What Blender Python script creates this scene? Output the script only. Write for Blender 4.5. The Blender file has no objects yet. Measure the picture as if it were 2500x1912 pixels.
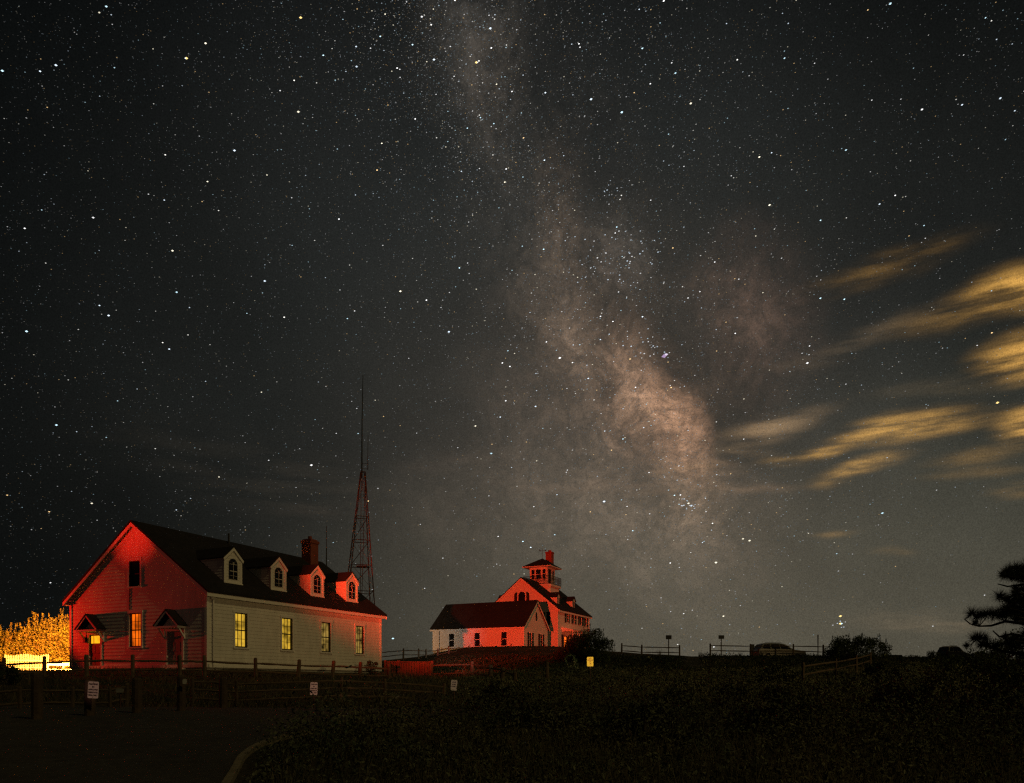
import bpy, math, random
import numpy as np
from mathutils import Vector
R = math.radians
rnd = random.Random(7)
rng = np.random.default_rng(11)
scene = bpy.context.scene
col = scene.collection
CZ = 1.6; FX = 1827.0; HZ = 1665.0

# ------------------------------------------------------------------ camera
cd = bpy.data.cameras.new('camera'); cam = bpy.data.objects.new('camera', cd); col.objects.link(cam)
cam.location = (0, 0, CZ); cam.rotation_euler = (R(90), 0, 0)
cd.sensor_width = 36; cd.lens = 36*FX/2500; cd.shift_y = (HZ-956)/2500
cd.clip_start = 0.1; cd.clip_end = 20000
scene.camera = cam
scene.view_settings.view_transform = 'Standard'; scene.view_settings.look = 'None'
scene.view_settings.exposure = 0; scene.view_settings.gamma = 1
scene.cycles.use_denoising = False
scene.cycles.max_bounces = 4
scene.cycles.filter_width = 1.3
scene.cycles.sample_clamp_indirect = 2.0

# ------------------------------------------------------------------ node helpers
class NT:
    def __init__(s, nt): s.nt = nt; s.n = nt.nodes; s.l = nt.links
    def new(s, t, **k):
        n = s.n.new(t)
        for a, b in k.items(): setattr(n, a, b)
        return n
    def inp(s, n, i, v):
        if isinstance(v, bpy.types.NodeSocket): s.l.new(v, n.inputs[i])
        elif v is not None: n.inputs[i].default_value = v
    def math(s, op, a, b=None, c=None, clamp=False):
        n = s.new('ShaderNodeMath', operation=op, use_clamp=clamp)
        s.inp(n, 0, a); s.inp(n, 1, b)
        if c is not None: s.inp(n, 2, c)
        return n.outputs[0]
    def vec(s, op, a, b=None, scale=None):
        n = s.new('ShaderNodeVectorMath', operation=op)
        s.inp(n, 0, a); s.inp(n, 1, b)
        if scale is not None: s.inp(n, 3, scale)
        return n.outputs[0]
    def noise(s, vec, scale, detail=3, rough=.55, dist=0):
        n = s.new('ShaderNodeTexNoise'); s.inp(n, 'Vector', vec)
        n.inputs['Scale'].default_value = scale; n.inputs['Detail'].default_value = detail
        n.inputs['Roughness'].default_value = rough; n.inputs['Distortion'].default_value = dist
        return n.outputs[0]
    def ramp(s, f, lo, hi, a=0., b=1.):
        n = s.new('ShaderNodeMapRange'); s.inp(n, 0, f)
        n.inputs[1].default_value = lo; n.inputs[2].default_value = hi
        n.inputs[3].default_value = a; n.inputs[4].default_value = b
        return n.outputs[0]
    def smooth(s, f, lo, hi, a=0., b=1.):
        n = s.new('ShaderNodeMapRange', interpolation_type='SMOOTHSTEP'); s.inp(n, 0, f)
        n.inputs[1].default_value = lo; n.inputs[2].default_value = hi
        n.inputs[3].default_value = a; n.inputs[4].default_value = b
        return n.outputs[0]

def azel(px, py):
    u = (px-1250)/FX; v = (HZ-py)/FX
    az = math.atan(u); return az, math.atan(v*math.cos(az))

# ------------------------------------------------------------------ night sky (world, laid out in azimuth / elevation)
w = bpy.data.worlds.new('World'); scene.world = w; w.use_nodes = True
w.node_tree.nodes.clear(); T = NT(w.node_tree)
tc = T.new('ShaderNodeTexCoord').outputs['Generated']
sx = T.new('ShaderNodeSeparateXYZ'); T.l.new(tc, sx.inputs[0])
AZ = T.math('ARCTAN2', sx.outputs[0], sx.outputs[1]); EL = T.math('ARCSINE', sx.outputs[2])
cb = T.new('ShaderNodeCombineXYZ'); T.l.new(AZ, cb.inputs[0]); T.l.new(EL, cb.inputs[1])
PLAIN = cb.outputs[0]
def warp(vec, scale, amt, detail=4):
    n = T.new('ShaderNodeTexNoise'); T.inp(n, 'Vector', vec)
    n.inputs['Scale'].default_value = scale; n.inputs['Detail'].default_value = detail
    d = T.vec('SUBTRACT', n.outputs[1], (.5, .5, .5))
    return T.vec('ADD', vec, T.vec('SCALE', d, scale=amt))
WARP = warp(PLAIN, 10, .07, 7)
def blob(vec, px, py, rx, ry, rot=0):
    a, e = azel(px, py); c_, s_ = math.cos(R(rot)), math.sin(R(rot)); q = 20.
    def d(dx, dy): b_ = azel(px+dx*q, py-dy*q); return (b_[0]-a)/q, (b_[1]-e)/q
    u = d(c_, s_); v = d(-s_, c_); ang = math.atan2(u[1], u[0])
    m = T.new('ShaderNodeMapping', vector_type='TEXTURE'); T.l.new(vec, m.inputs[0])
    m.inputs['Location'].default_value = (a, e, 0); m.inputs['Rotation'].default_value = (0, 0, ang)
    m.inputs['Scale'].default_value = (rx*math.hypot(*u), ry*math.hypot(*v), 1)
    g = T.new('ShaderNodeTexGradient', gradient_type='SPHERICAL'); T.l.new(m.outputs[0], g.inputs[0])
    f = g.outputs[1]
    return T.smooth(f, 0, 1)
def total2(items, vec, mod):
    acc = None
    for px, py, rx, ry, rot, c in items:
        f = T.math('POWER', blob(vec, px, py, rx*1.08, ry*1.12, rot), 1.6)
        c3 = T.vec('SCALE', tuple(c), scale=f); acc = c3 if acc is None else T.vec('ADD', acc, c3)
    return T.vec('SCALE', acc, scale=mod)
def total(items, vec, mod=None):
    acc = None
    for px, py, rx, ry, rot, c in items:
        f = blob(vec, px, py, rx, ry, rot)
        c3 = T.vec('SCALE', tuple(c), scale=f)
        acc = c3 if acc is None else T.vec('ADD', acc, c3)
    return T.vec('SCALE', acc, scale=mod) if mod is not None else acc
W_ = (1., .97, .86)
def cc(c, k): return [x*k for x in c]
base = total([
    (1900, 1720, 2000, 820, 0, cc((1, .89, .62), .088)),
    (1480, 1180, 900, 780, 0, cc((1, .76, .55), .030)),
    (1500, 900, 1700, 1000, 0, cc((.95, 1, .90), .020)),
    (850, 1300, 1300, 600, 0, cc((1, 1, .80), .004)),
    (2450, 1150, 900, 600, 0, cc((.95, 1, .75), .016)),
    (1250, 300, 1100, 900, 0, cc((.95, 1, 1), .007)),
], PLAIN)
mw = total([
    (1180, 90, 260, 380, 0, cc((1, .94, .86), .020)),
    (1215, 230, 110, 230, 14, cc((1, .84, .70), .036)),
    (1330, 470, 300, 420, 18, cc((1, .92, .82), .024)),
    (1370, 490, 95, 230, 6, cc((1, .66, .42), .040)),
    (1400, 720, 200, 330, 14, cc((1, .72, .52), .038)),
    (1510, 640, 120, 140, 30, cc((1, .92, .84), .050)),
    (1480, 860, 190, 300, 28, cc((1, .68, .48), .050)),
    (1590, 980, 150, 270, 34, cc((1, .60, .38), .175)),
    (1650, 1040, 85, 200, 28, cc((1, .56, .34), .310)),
    (1540, 880, 70, 180, 30, cc((1, .62, .42), .060)),
    (1500, 980, 460, 520, 22, cc((1, .72, .52), .036)),
    (1690, 1190, 130, 190, 0, cc((1, .66, .42), .060)),
    (1700, 1320, 300, 300, 0, cc((1, .76, .58), .030)),
    (1830, 800, 230, 300, 20, cc((1, .62, .46), .044)),
    (1400, 1250, 600, 300, 0, cc((1, .80, .62), .022)),
], WARP, T.math('MULTIPLY', T.smooth(T.noise(WARP, 13, 9, .66), .30, .72, .50, 1.40), T.smooth(T.noise(WARP, 60, 8, .8), .32, .68, .55, 1.45)))
rift = None
for px, py, rx, ry, rot, k in [(1300, 150, 110, 280, 8, .6), (1330, 380, 130, 250, 20, .5), (1440, 500, 110, 240, 14, .5),
                               (1500, 760, 100, 190, 12, .62), (1625, 870, 80, 190, 18, .7), (1530, 1010, 40, 160, 40, .35), (1775, 960, 110, 260, 10, .6),
                               (1250, 620, 140, 260, 10, .35), (1820, 1060, 190, 130, 0, .45), (1660, 700, 120, 230, 15, .35),
                               (1420, 300, 120, 250, 20, .5)]:
    f = T.math('MULTIPLY', blob(WARP, px, py, rx*1.5, ry*1.4, rot), k)
    f = T.math('SUBTRACT', 1, f); rift = f if rift is None else T.math('MULTIPLY', rift, f)
ridge = T.math('ABSOLUTE', T.math('SUBTRACT', T.noise(WARP, 17, 6, .6, .6), .5))
lanes = T.smooth(ridge, .0, .06, .64, 1.0)
mw = T.vec('SCALE', mw, scale=T.math('MULTIPLY', T.math('MULTIPLY', rift, 1.35), lanes))
mw = T.vec('MULTIPLY', mw, (1.04, .95, .86))
base = T.vec('SCALE', base, scale=T.ramp(rift, 0, 1, .72, 1))
# thin wind-drawn clouds low on the right, lit orange from the ground
crot = T.new('ShaderNodeMapping'); T.l.new(PLAIN, crot.inputs[0])
crot.inputs['Rotation'].default_value = (0, 0, R(2)); crot.inputs['Scale'].default_value = (3.4, 24, 1)
CN = T.smooth(T.noise(crot.outputs[0], 2.6, 6, .55), .36, .66, .16, 1.55)
CW = warp(PLAIN, 5, .05, 3)
OR = (1, .52, .10)
clouds = total2([
    (2245, 1042, 240, 52, 9, cc(OR, .42)), (2090, 1072, 190, 28, 13, cc(OR, .12)), (1990, 1105, 190, 24, 10, cc(OR, .26)),
    (2500, 725, 260, 75, 9, cc(OR, .58)), (2500, 875, 210, 75, 10, cc(OR, .56)), (2510, 1040, 150, 75, 8, cc(OR, .56)),
    (2160, 655, 300, 50, 14, cc(OR, .09)), (2080, 830, 360, 46, 17, cc((1, .66, .35), .034)), (2330, 760, 240, 40, 13, cc(OR, .03)),
    (2340, 780, 300, 50, 12, cc(OR, .06)), (2330, 950, 300, 40, 6, cc((1, .66, .3), .025)),
    (2110, 1138, 170, 30, 12, cc(OR, .32)), (2020, 1175, 80, 22, 4, cc(OR, .10)), (1880, 1042, 230, 48, 16, cc((1, .62, .3), .14)),
    (1690, 1150, 160, 34, 0, cc((1, .55, .26), .11)), (1740, 1200, 320, 22, 3, cc((1, .55, .28), .06)),
    (1810, 1105, 130, 20, 4, cc((1, .62, .3), .06)), (1500, 1180, 420, 40, 2, cc((1, .6, .36), .03)),
    (2380, 1128, 200, 34, 7, cc(OR, .07)), (2380, 1165, 220, 24, 4, cc(OR, .05)), (2490, 1205, 130, 30, 5, cc(OR, .10)),
    (2035, 1298, 90, 16, 3, cc(OR, .07)), (2170, 1340, 90, 16, 2, cc(OR, .05)), (2260, 1505, 280, 40, 2, cc((1, .66, .36), .05)),
    (1105, 1135, 200, 46, 5, cc((1, .66, .45), .012)), (700, 1190, 620, 130, -14, cc((1, .75, .5), .007)), (790, 1260, 160, 30, -8, cc((1, .6, .4), .008)),
], CW, CN)
sky = T.vec('ADD', T.vec('ADD', base, mw), clouds)
sky = T.vec('ADD', sky, (.0028, .0034, .0034))
# faint unresolved stars / airglow texture
grain = T.ramp(T.noise(tc, 700, 3, .9), .25, .75, .55, 1.48)
blot = T.ramp(T.noise(WARP, 5, 5, .6), .3, .7, .86, 1.14)
sky = T.vec('SCALE', sky, scale=T.math('MULTIPLY', grain, blot))
bg = T.new('ShaderNodeBackground'); T.l.new(sky, bg.inputs[0]); bg.inputs[1].default_value = 1.0
nis = T.new('ShaderNodeTexSky', sky_type='NISHITA'); nis.sun_disc = False
nis.sun_elevation = R(-4); nis.sun_rotation = R(120)
bg2 = T.new('ShaderNodeBackground'); T.l.new(nis.outputs[0], bg2.inputs[0]); bg2.inputs[1].default_value = 0.01
ad = T.new('ShaderNodeAddShader'); T.l.new(bg.outputs[0], ad.inputs[0]); T.l.new(bg2.outputs[0], ad.inputs[1])
wo = T.new('ShaderNodeOutputWorld'); T.l.new(ad.outputs[0], wo.inputs[0])
w.cycles.sampling_method = 'MANUAL'; w.cycles.sample_map_resolution = 512

# ------------------------------------------------------------------ lights
def aim(o, loc, tgt):
    o.location = loc; o.rotation_euler = (Vector(tgt)-Vector(loc)).to_track_quat('-Z', 'Y').to_euler()
def lamp(name, kind, loc, tgt, energy, color, size=45, blend=.5, rad=.15):
    d = bpy.data.lights.new(name, kind); d.energy = energy; d.color = color
    if kind == 'SPOT': d.spot_size = R(size); d.spot_blend = blend
    if kind != 'SUN': d.shadow_soft_size = rad
    o = bpy.data.objects.new(name, d); col.objects.link(o); aim(o, loc, tgt); return o
fill_sun = lamp('overall_fill', 'SUN', (50, -33, 60), (0, 0, 0), .24, (1, .76, .30)); fill_sun.data.angle = R(.5)  # weak sun added as general fill to lift the dark foreground; no known moon
lamp('car_park_lamp', 'SPOT', (62, 1, 9), (-10, 66, 6.5), 13000, (1, .66, .24), 50, .35, .3)
lamp('red_lamp_station', 'SPOT', (-16.6, -2, 4.4), (1.7, 80, 14.6), 240000, (1, .05, .014), 20.5, .6, .35)
lamp('white_lamp_station', 'SPOT', (5, -4, 2.4), (-8.6, 86, 7.4), 44000, (1, .93, .80), 7.4, 1, .3)
lamp('orange_lamp_wall', 'SPOT', (-13.6, 0, 3.2), (-10.6, 50, 6.0), 2600, (1, .30, .10), 13.5, 1, .2)
lamp('red_lamp_gable', 'SPOT', (-31.8, 45.1, 5.35), (-20, 40.6, 5.6), 2100, (1, .012, .004), 60, .5, .12)
lamp('red_lamp_peak', 'SPOT', (-32, 14, 3.5), (-21.4, 42.4, 10.4), 26000, (1, .02, .008), 9.5, 1, .15)
lamp('red_lamp_yard', 'SPOT', (-20, 4, 5), (-20, 42, 6.2), 640, (1, .42, .27), 20, 1, .4)
lamp('yard_lamp', 'SPOT', (-27.0, 46.5, 5.6), (-33, 53.0, 3.2), 36000, (1, .36, .05), 150, .3, .2)
lamp('yellow_sign_fill', 'SPOT', (2.5, -3, 1.4), (3.9, 37, 2.6), 45000, (1, .78, .35), .95, .3, .1)  # added narrow spot near the camera, only to brighten the yellow sign
lamp('bollard_notice_fill', 'SPOT', (-6, -3, 1.4), (-9.95, 17.7, 1.42), 1600, (1, .50, .40), 2.0, .5, .1)  # added unseen spot that lights just the notice on the bollard
lamp('stake_notice_fill', 'SPOT', (-6, -3, 1.4), (-6.35, 24, 1.38), 3600, (1, .45, .32), 1.6, .5, .1)  # spot added for the staked notice, stands for no real vehicle
lamp('verge_notice_fill', 'SPOT', (-2, -3, 1.4), (-2.17, 28, 1.48), 2200, (1, .60, .45), .8, .5, .1)  # tight spot likewise added to lift the verge notice alone
lamp('station_porch_lamp', 'POINT', (11.0, 92.2, 7.7), (0, 0, 0), 60, (1, .10, .03), rad=.1)

# ------------------------------------------------------------------ materials
MAT = {}
def mat(name, color, rough=.8, var=.25, scale=6, bump=0, bscale=30, spec=.3, metal=0, wave=None, stretch=None):
    if name in MAT: return MAT[name]
    m = bpy.data.materials.new(name); m.use_nodes = True; n = NT(m.node_tree)
    b = m.node_tree.nodes['Principled BSDF']
    co = n.new('ShaderNodeTexCoord').outputs['Object']
    if stretch:
        mp = n.new('ShaderNodeMapping'); n.l.new(co, mp.inputs[0]); mp.inputs['Scale'].default_value = stretch; co = mp.outputs[0]
    f = n.ramp(n.noise(co, scale, 5, .6), .28, .72, 1-var, 1+var)
    f2 = n.ramp(n.noise(co, scale*.18, 3), .3, .7, 1-var*.5, 1+var*.5)
    c = n.vec('SCALE', tuple(color), scale=n.math('MULTIPLY', f, f2))
    n.l.new(c, b.inputs['Base Color'])
    b.inputs['Roughness'].default_value = rough; b.inputs['Specular IOR Level'].default_value = spec
    b.inputs['Metallic'].default_value = metal
    h = None
    if bump: h = n.noise(co, bscale, 4)
    if wave:
        wv = n.new('ShaderNodeTexWave', wave_type='BANDS', bands_direction=wave[0], wave_profile='SAW')
        wv.inputs['Scale'].default_value = wave[1]; n.l.new(co, wv.inputs[0])
        h = wv.outputs[1] if h is None else n.math('ADD', h, wv.outputs[1])
    if h is not None:
        bp = n.new('ShaderNodeBump'); bp.inputs['Strength'].default_value = bump or .5; bp.inputs['Distance'].default_value = .03
        n.l.new(h, bp.inputs['Height']); n.l.new(bp.outputs[0], b.inputs['Normal'])
    MAT[name] = m; return m
def glow(name, color, k, scale=1.2, lo=.35):
    m = bpy.data.materials.new(name); m.use_nodes = True; n = NT(m.node_tree)
    b = m.node_tree.nodes['Principled BSDF']; b.inputs['Base Color'].default_value = (.1, .1, .1, 1)
    co = n.new('ShaderNodeTexCoord').outputs['Object']
    f = n.ramp(n.noise(co, scale, 2), .3, .6, lo, 1.15)
    c = n.vec('SCALE', tuple(color), scale=f); n.l.new(c, b.inputs['Emission Color'])
    b.inputs['Emission Strength'].default_value = k; b.inputs['Specular IOR Level'].default_value = .02
    m.cycles.emission_sampling = 'NONE'
    MAT[name] = m; return m
M_W = mat('white_clapboard_paint', (.72, .71, .67), .7, .13, 3, .15, 60, stretch=(1, 1, .35))
M_TRIM = mat('white_trim_paint', (.78, .77, .74), .6, .05, 4)
M_SHG = mat('white_shingle_paint', (.72, .71, .68), .8, .12, 9, .5, 14)
M_ROOF = mat('dark_asphalt_shingles', (.016, .014, .014), .9, .35, 3, .6, 8)
M_DARK = mat('dark_window_frame', (.02, .02, .02), .6, .2)
M_SHUT = mat('black_shutter_paint', (.018, .018, .02), .6, .2)
M_GLASS = mat('dark_glass', (.012, .012, .014), .08, .2, 2, spec=.6)
M_BLIND = mat('cream_blind', (.62, .6, .55), .8, .1)
M_BRICK = mat('red_brick', (.28, .075, .05), .9, .3, 12, .5, 20)
M_WOOD = mat('weathered_wood', (.11, .08, .055), .9, .35, 4, .5, 12)
M_WOODB = mat('timber_bollard_wood', (.10, .07, .05), .9, .35, 5, .5, 12)
M_STEEL = mat('painted_mast_steel', (.12, .06, .05), .6, .3, 5)
M_DKST = mat('dark_metal', (.03, .03, .03), .5, .2)
M_DOOR = mat('door_paint', (.25, .13, .10), .6, .1)
M_DOORG = mat('grey_door_paint', (.30, .31, .31), .6, .1)
M_SIGNW = mat('white_sign_face', (.75, .72, .68), .6, .08, 20)
M_SIGNY = mat('yellow_sign_face', (.85, .55, .03), .5, .05, 20)
M_INK = mat('sign_ink', (.03, .02, .015), .6, .1)
M_INKR = mat('sign_red_ink', (.25, .03, .01), .6, .1)
M_ASPH = mat('asphalt', (.055, .052, .048), .95, .3, 5, .4, 60)
M_KERB = mat('concrete_kerb', (.22, .19, .13), .9, .3, 8)
M_CONC = mat('concrete_footing', (.35, .34, .32), .9, .2, 8)
M_SAND = mat('pale_sand_drive', (.55, .5, .4), .95, .15, 3)
M_CARB = mat('silver_car_paint', (.06, .06, .065), .35, .1, spec=.5)
M_CARD = mat('dark_car_paint', (.03, .03, .035), .3, .1, spec=.5)
M_TYRE = mat('tyre_rubber', (.02, .02, .02), .9, .1)
M_BARK = mat('bark', (.07, .05, .035), .95, .3, 8)
M_CAB = mat('reddish_board', (.13, .06, .04), .85, .35, 5)
G_YEL = glow('yellow_lit_curtain', (.95, .56, .045), .66, 1.7, .2)
G_DIM = glow('dim_lit_window', (.80, .50, .10), .36, 2.2, .05)
G_RED = glow('red_orange_lit_curtain', (1, .15, .004), 1.0, 1.4, .3)
G_DOOR = glow('amber_lit_glass', (1, .42, .01), 1.2, 3, .8)
G_PORCH = glow('porch_lit_glass', (1, .14, .01), 1.5, 1.5, .6)
def leafmat(name, c1, c2, scale=1.5):
    m = bpy.data.materials.new(name); m.use_nodes = True; n = NT(m.node_tree)
    b = m.node_tree.nodes['Principled BSDF']
    co = n.new('ShaderNodeTexCoord').outputs['Object']
    mx = n.new('ShaderNodeMix', data_type='RGBA'); n.l.new(n.ramp(n.noise(co, scale, 4, .7), .3, .7), mx.inputs[0])
    mx.inputs[6].default_value = (*c1, 1); mx.inputs[7].default_value = (*c2, 1)
    gi = n.new('ShaderNodeNewGeometry').outputs['Random Per Island']
    n.l.new(n.vec('SCALE', mx.outputs[2], scale=n.ramp(gi, 0, 1, .45, 1.6)), b.inputs['Base Color']); b.inputs['Roughness'].default_value = .75
    b.inputs['Specular IOR Level'].default_value = .2
    MAT[name] = m; return m
L_DARK = leafmat('dark_shrub_leaves', (.03, .05, .025), (.06, .08, .035))
L_COVER = leafmat('scrub_leaves', (.04, .07, .045), (.18, .17, .10), .45)
L_HEDGE = leafmat('hedge_leaves', (.13, .06, .02), (.27, .24, .04), 1.1)
L_PINE = leafmat('pine_needles', (.03, .05, .03), (.05, .06, .03))
L_GRASS = leafmat('dry_grass', (.06, .06, .03), (.16, .13, .08), 1.2)
def groundmat():
    m = bpy.data.materials.new('scrubby_ground'); m.use_nodes = True; n = NT(m.node_tree)
    b = m.node_tree.nodes['Principled BSDF']; co = n.new('ShaderNodeTexCoord').outputs['Object']
    mx = n.new('ShaderNodeMix', data_type='RGBA'); n.l.new(n.ramp(n.noise(co, .35, 8, .7), .35, .65), mx.inputs[0])
    mx.inputs[6].default_value = (.022, .03, .016, 1); mx.inputs[7].default_value = (.075, .06, .04, 1)
    c = n.vec('SCALE', mx.outputs[2], scale=n.ramp(n.noise(co, 9, 4, .7), .3, .7, .6, 1.4)); n.l.new(c, b.inputs['Base Color'])
    b.inputs['Roughness'].default_value = .95; b.inputs['Specular IOR Level'].default_value = .1
    bp = n.new('ShaderNodeBump'); bp.inputs['Strength'].default_value = .7; bp.inputs['Distance'].default_value = .1
    n.l.new(n.noise(co, 5, 5, .7), bp.inputs['Height']); n.l.new(bp.outputs[0], b.inputs['Normal'])
    return m
M_GROUND = groundmat()

# ------------------------------------------------------------------ mesh helpers
class MB:
    def __init__(s): s.v = []; s.f = []
    def add(s, vs, fs):
        k = len(s.v); s.v += [tuple(v) for v in vs]; s.f += [tuple(i+k for i in f) for f in fs]; return s
    def box(s, x0, y0, z0, x1, y1, z1):
        return s.add([(x0,y0,z0),(x1,y0,z0),(x1,y1,z0),(x0,y1,z0),(x0,y0,z1),(x1,y0,z1),(x1,y1,z1),(x0,y1,z1)],
                     [(0,3,2,1),(4,5,6,7),(0,1,5,4),(1,2,6,5),(2,3,7,6),(3,0,4,7)])
    def fbox(s, F, a0, a1, z0, z1, d0, d1):
        return s.add([F(a0,z0,d0),F(a1,z0,d0),F(a1,z0,d1),F(a0,z0,d1),F(a0,z1,d0),F(a1,z1,d0),F(a1,z1,d1),F(a0,z1,d1)],
                     [(0,3,2,1),(4,5,6,7),(0,1,5,4),(1,2,6,5),(2,3,7,6),(3,0,4,7)])
    def prism(s, poly0, poly1):
        n = len(poly0)
        return s.add(list(poly0)+list(poly1), [tuple(range(n))[::-1], tuple(range(n, 2*n))] +
                     [(i, (i+1) % n, n+(i+1) % n, n+i) for i in range(n)])
    def tube(s, pts, rs, n=6, jit=0):
        pts = [Vector(p) for p in pts]; rings = []
        if not hasattr(rs, '__len__'): rs = [rs]*len(pts)
        for i, p in enumerate(pts):
            d = (pts[min(i+1, len(pts)-1)]-pts[max(i-1, 0)]).normalized()
            up = Vector((0, 0, 1)) if abs(d.z) < .9 else Vector((1, 0, 0))
            a = d.cross(up).normalized(); b = d.cross(a)
            rings.append([p+(a*math.cos(q)+b*math.sin(q))*rs[i]*(1+rnd.uniform(-jit, jit)) for q in [2*math.pi*k/n for k in range(n)]])
        vs = [v for r in rings for v in r]; fs = [tuple(range(n))[::-1], tuple(range((len(pts)-1)*n, len(pts)*n))]
        for i in range(len(pts)-1):
            fs += [(i*n+k, i*n+(k+1) % n, (i+1)*n+(k+1) % n, (i+1)*n+k) for k in range(n)]
        return s.add(vs, fs)
    def build(s, name, m, parent=None, smooth=False):
        me = bpy.data.meshes.new(name); me.from_pydata(s.v, [], s.f)
        me.materials.append(m); me.update()
        if smooth: me.shade_smooth()
        o = bpy.data.objects.new(name, me); col.objects.link(o)
        if parent is not None: o.parent = parent
        return o
def quads(name, V, m, parent=None, tri=False):
    k = 3 if tri else 4
    V = np.asarray(V, dtype=np.float32).reshape(-1, 3); n = len(V)//k
    me = bpy.data.meshes.new(name); me.vertices.add(len(V)); me.vertices.foreach_set('co', V.ravel())
    me.loops.add(n*k); me.loops.foreach_set('vertex_index', np.arange(n*k, dtype=np.int32))
    me.polygons.add(n); me.polygons.foreach_set('loop_start', np.arange(0, n*k, k, dtype=np.int32))
    me.polygons.foreach_set('loop_total', np.full(n, k, dtype=np.int32))
    me.materials.append(m); me.update(); me.validate()
    o = bpy.data.objects.new(name, me); col.objects.link(o)
    if parent is not None: o.parent = parent
    return o
def tag(o, label=None, cat=None, group=None, kind=None):
    if label: o['label'] = label
    if cat: o['category'] = cat
    if group: o['group'] = group
    if kind: o['kind'] = kind
    return o
def empty(name, loc, rz=0):
    o = bpy.data.objects.new(name, None); col.objects.link(o); o.location = loc; o.rotation_euler = (0, 0, rz); o.empty_display_size = .3
    return o
def P(px, py, Y): return Vector(((px-1250)/FX*Y, Y, CZ+(HZ-py)/FX*Y))
def PX(px, Y): return (px-1250)/FX*Y

# ------------------------------------------------------------------ terrain (thin plate through surveyed heights)
ctl = [(0,0,.3),(-15,0,.3),(15,0,.3),(0,-20,.3),(-30,-10,.4),(30,-10,.3),(-4,10,.35),(-10,10,.38),(6,10,.3),(12,12,.35),
 (-10.8,17,.74),(-8.8,20,.82),(-25,20,.9),(-11,28,.82),(-5.1,30,.93),(-21.3,34,1.9),(-17.7,35,1.9),(-12.5,36.5,1.86),(-8.5,42,1.95),
 (-16.3,40,2.26),(-26.4,44.8,2.28),(-9.5,54.2,2.28),(-19.6,59,2.3),(-35,50,2.3),(-30,44,2.25),(-45,70,2.5),(-30,70,2.6),(-35,35,1.9),(-28,30,1.4),
 (-6.8,50,2.0),(-13.4,66,2.6),(-12.7,80,3.9),(-8.5,80,4.45),(-5.2,78,5.15),(0,78,5.25),(4.6,80,5.4),(0,95,5.2),(10,100,5.2),(-9,90,4.8),(15,95,4.9),
 (-1.4,50,1.95),(2.4,52,2.3),(0,62,3.2),(9.3,74,4.5),(16.2,74,4.25),(17.5,73,4.0),(19.1,72,4.12),(28,72,4.05),(32.8,74,4.1),(40,78,4.15),(45,80,4.1),
 (20,85,3.7),(35,90,3.6),(50,100,3.6),(0,130,3),(-40,120,2.5),(60,130,3),(14.8,38,1.37),(19.5,45,1.85),(24.3,52,2.3),(11.2,50,2.0),(14,60,3.0),(25,60,3.1),
 (13,20,.56),(25,25,.8),(30,35,1.3),(40,50,2.2),(45,65,3.3),(5,20,.6),(5,30,.9),(3,40,1.35),(-100,0,.5),(100,0,.5),(-100,150,2),(100,150,3),(0,200,1),(-70,60,2.3),(80,70,3)]
C = np.array(ctl, float)
def _phi(r2): return np.where(r2 > 1e-9, .5*r2*np.log(np.maximum(r2, 1e-9)), 0)
N_ = len(C); K = _phi(((C[:, None, :2]-C[None, :, :2])**2).sum(-1))+np.eye(N_)*1.5
A = np.zeros((N_+3, N_+3)); A[:N_, :N_] = K; A[:N_, N_] = 1; A[:N_, N_+1:] = C[:, :2]; A[N_:, :N_] = A[:N_, N_:].T
SOL = np.linalg.solve(A, np.concatenate([C[:, 2], np.zeros(3)]))
def H(x, y):
    x = np.atleast_1d(np.asarray(x, float)); y = np.atleast_1d(np.asarray(y, float)); sh = x.shape
    x = x.ravel(); y = y.ravel(); out = np.empty(len(x))
    for i in range(0, len(x), 20000):
        xs, ys = x[i:i+20000], y[i:i+20000]
        r2 = (xs[:, None]-C[None, :, 0])**2+(ys[:, None]-C[None, :, 1])**2
        out[i:i+20000] = _phi(r2)@SOL[:N_]+SOL[N_]+SOL[N_+1]*xs+SOL[N_+2]*ys
    r = np.hypot(x, y-60); t = np.clip((r-90)/120, 0, 1); t = t*t*(3-2*t)
    return (out*(1-t)+(-1.5)*t).reshape(sh)
def h(x, y): return float(H([x], [y])[0])
def axis(lo, hi, step, far):
    a = list(np.arange(lo, hi+.01, step)); s = step
    while a[-1] < far: s *= 1.25; a.append(a[-1]+s)
    s = step; b = []
    q = lo
    while q > -far: s *= 1.25; q -= s; b.append(q)
    return np.array(b[::-1]+a)
gx = axis(-45, 50, .7, 4000); gy = axis(0, 100, .7, 4000)
XX, YY = np.meshgrid(gx, gy); ZZ = H(XX, YY)
near = np.exp(-((XX/60)**2+((YY-50)/70)**2))
bumpy = np.sin(XX*1.7+np.sin(YY*.9)*2)*np.sin(YY*1.3+np.sin(XX*.7)*2)*.035+rng.normal(0, .015, XX.shape)
nx_, ny_ = len(gx), len(gy)
onroad = (XX < -2) & (YY < 24)
ZZ = ZZ+np.where(onroad, 0, bumpy*near)
g = MB(); g.v = [tuple(p) for p in np.stack([XX, YY, ZZ], -1).reshape(-1, 3)]
g.f = [(j*nx_+i, j*nx_+i+1, (j+1)*nx_+i+1, (j+1)*nx_+i) for j in range(ny_-1) for i in range(nx_-1)]
tag(g.build('ground', M_GROUND, smooth=True), kind='structure')

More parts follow.
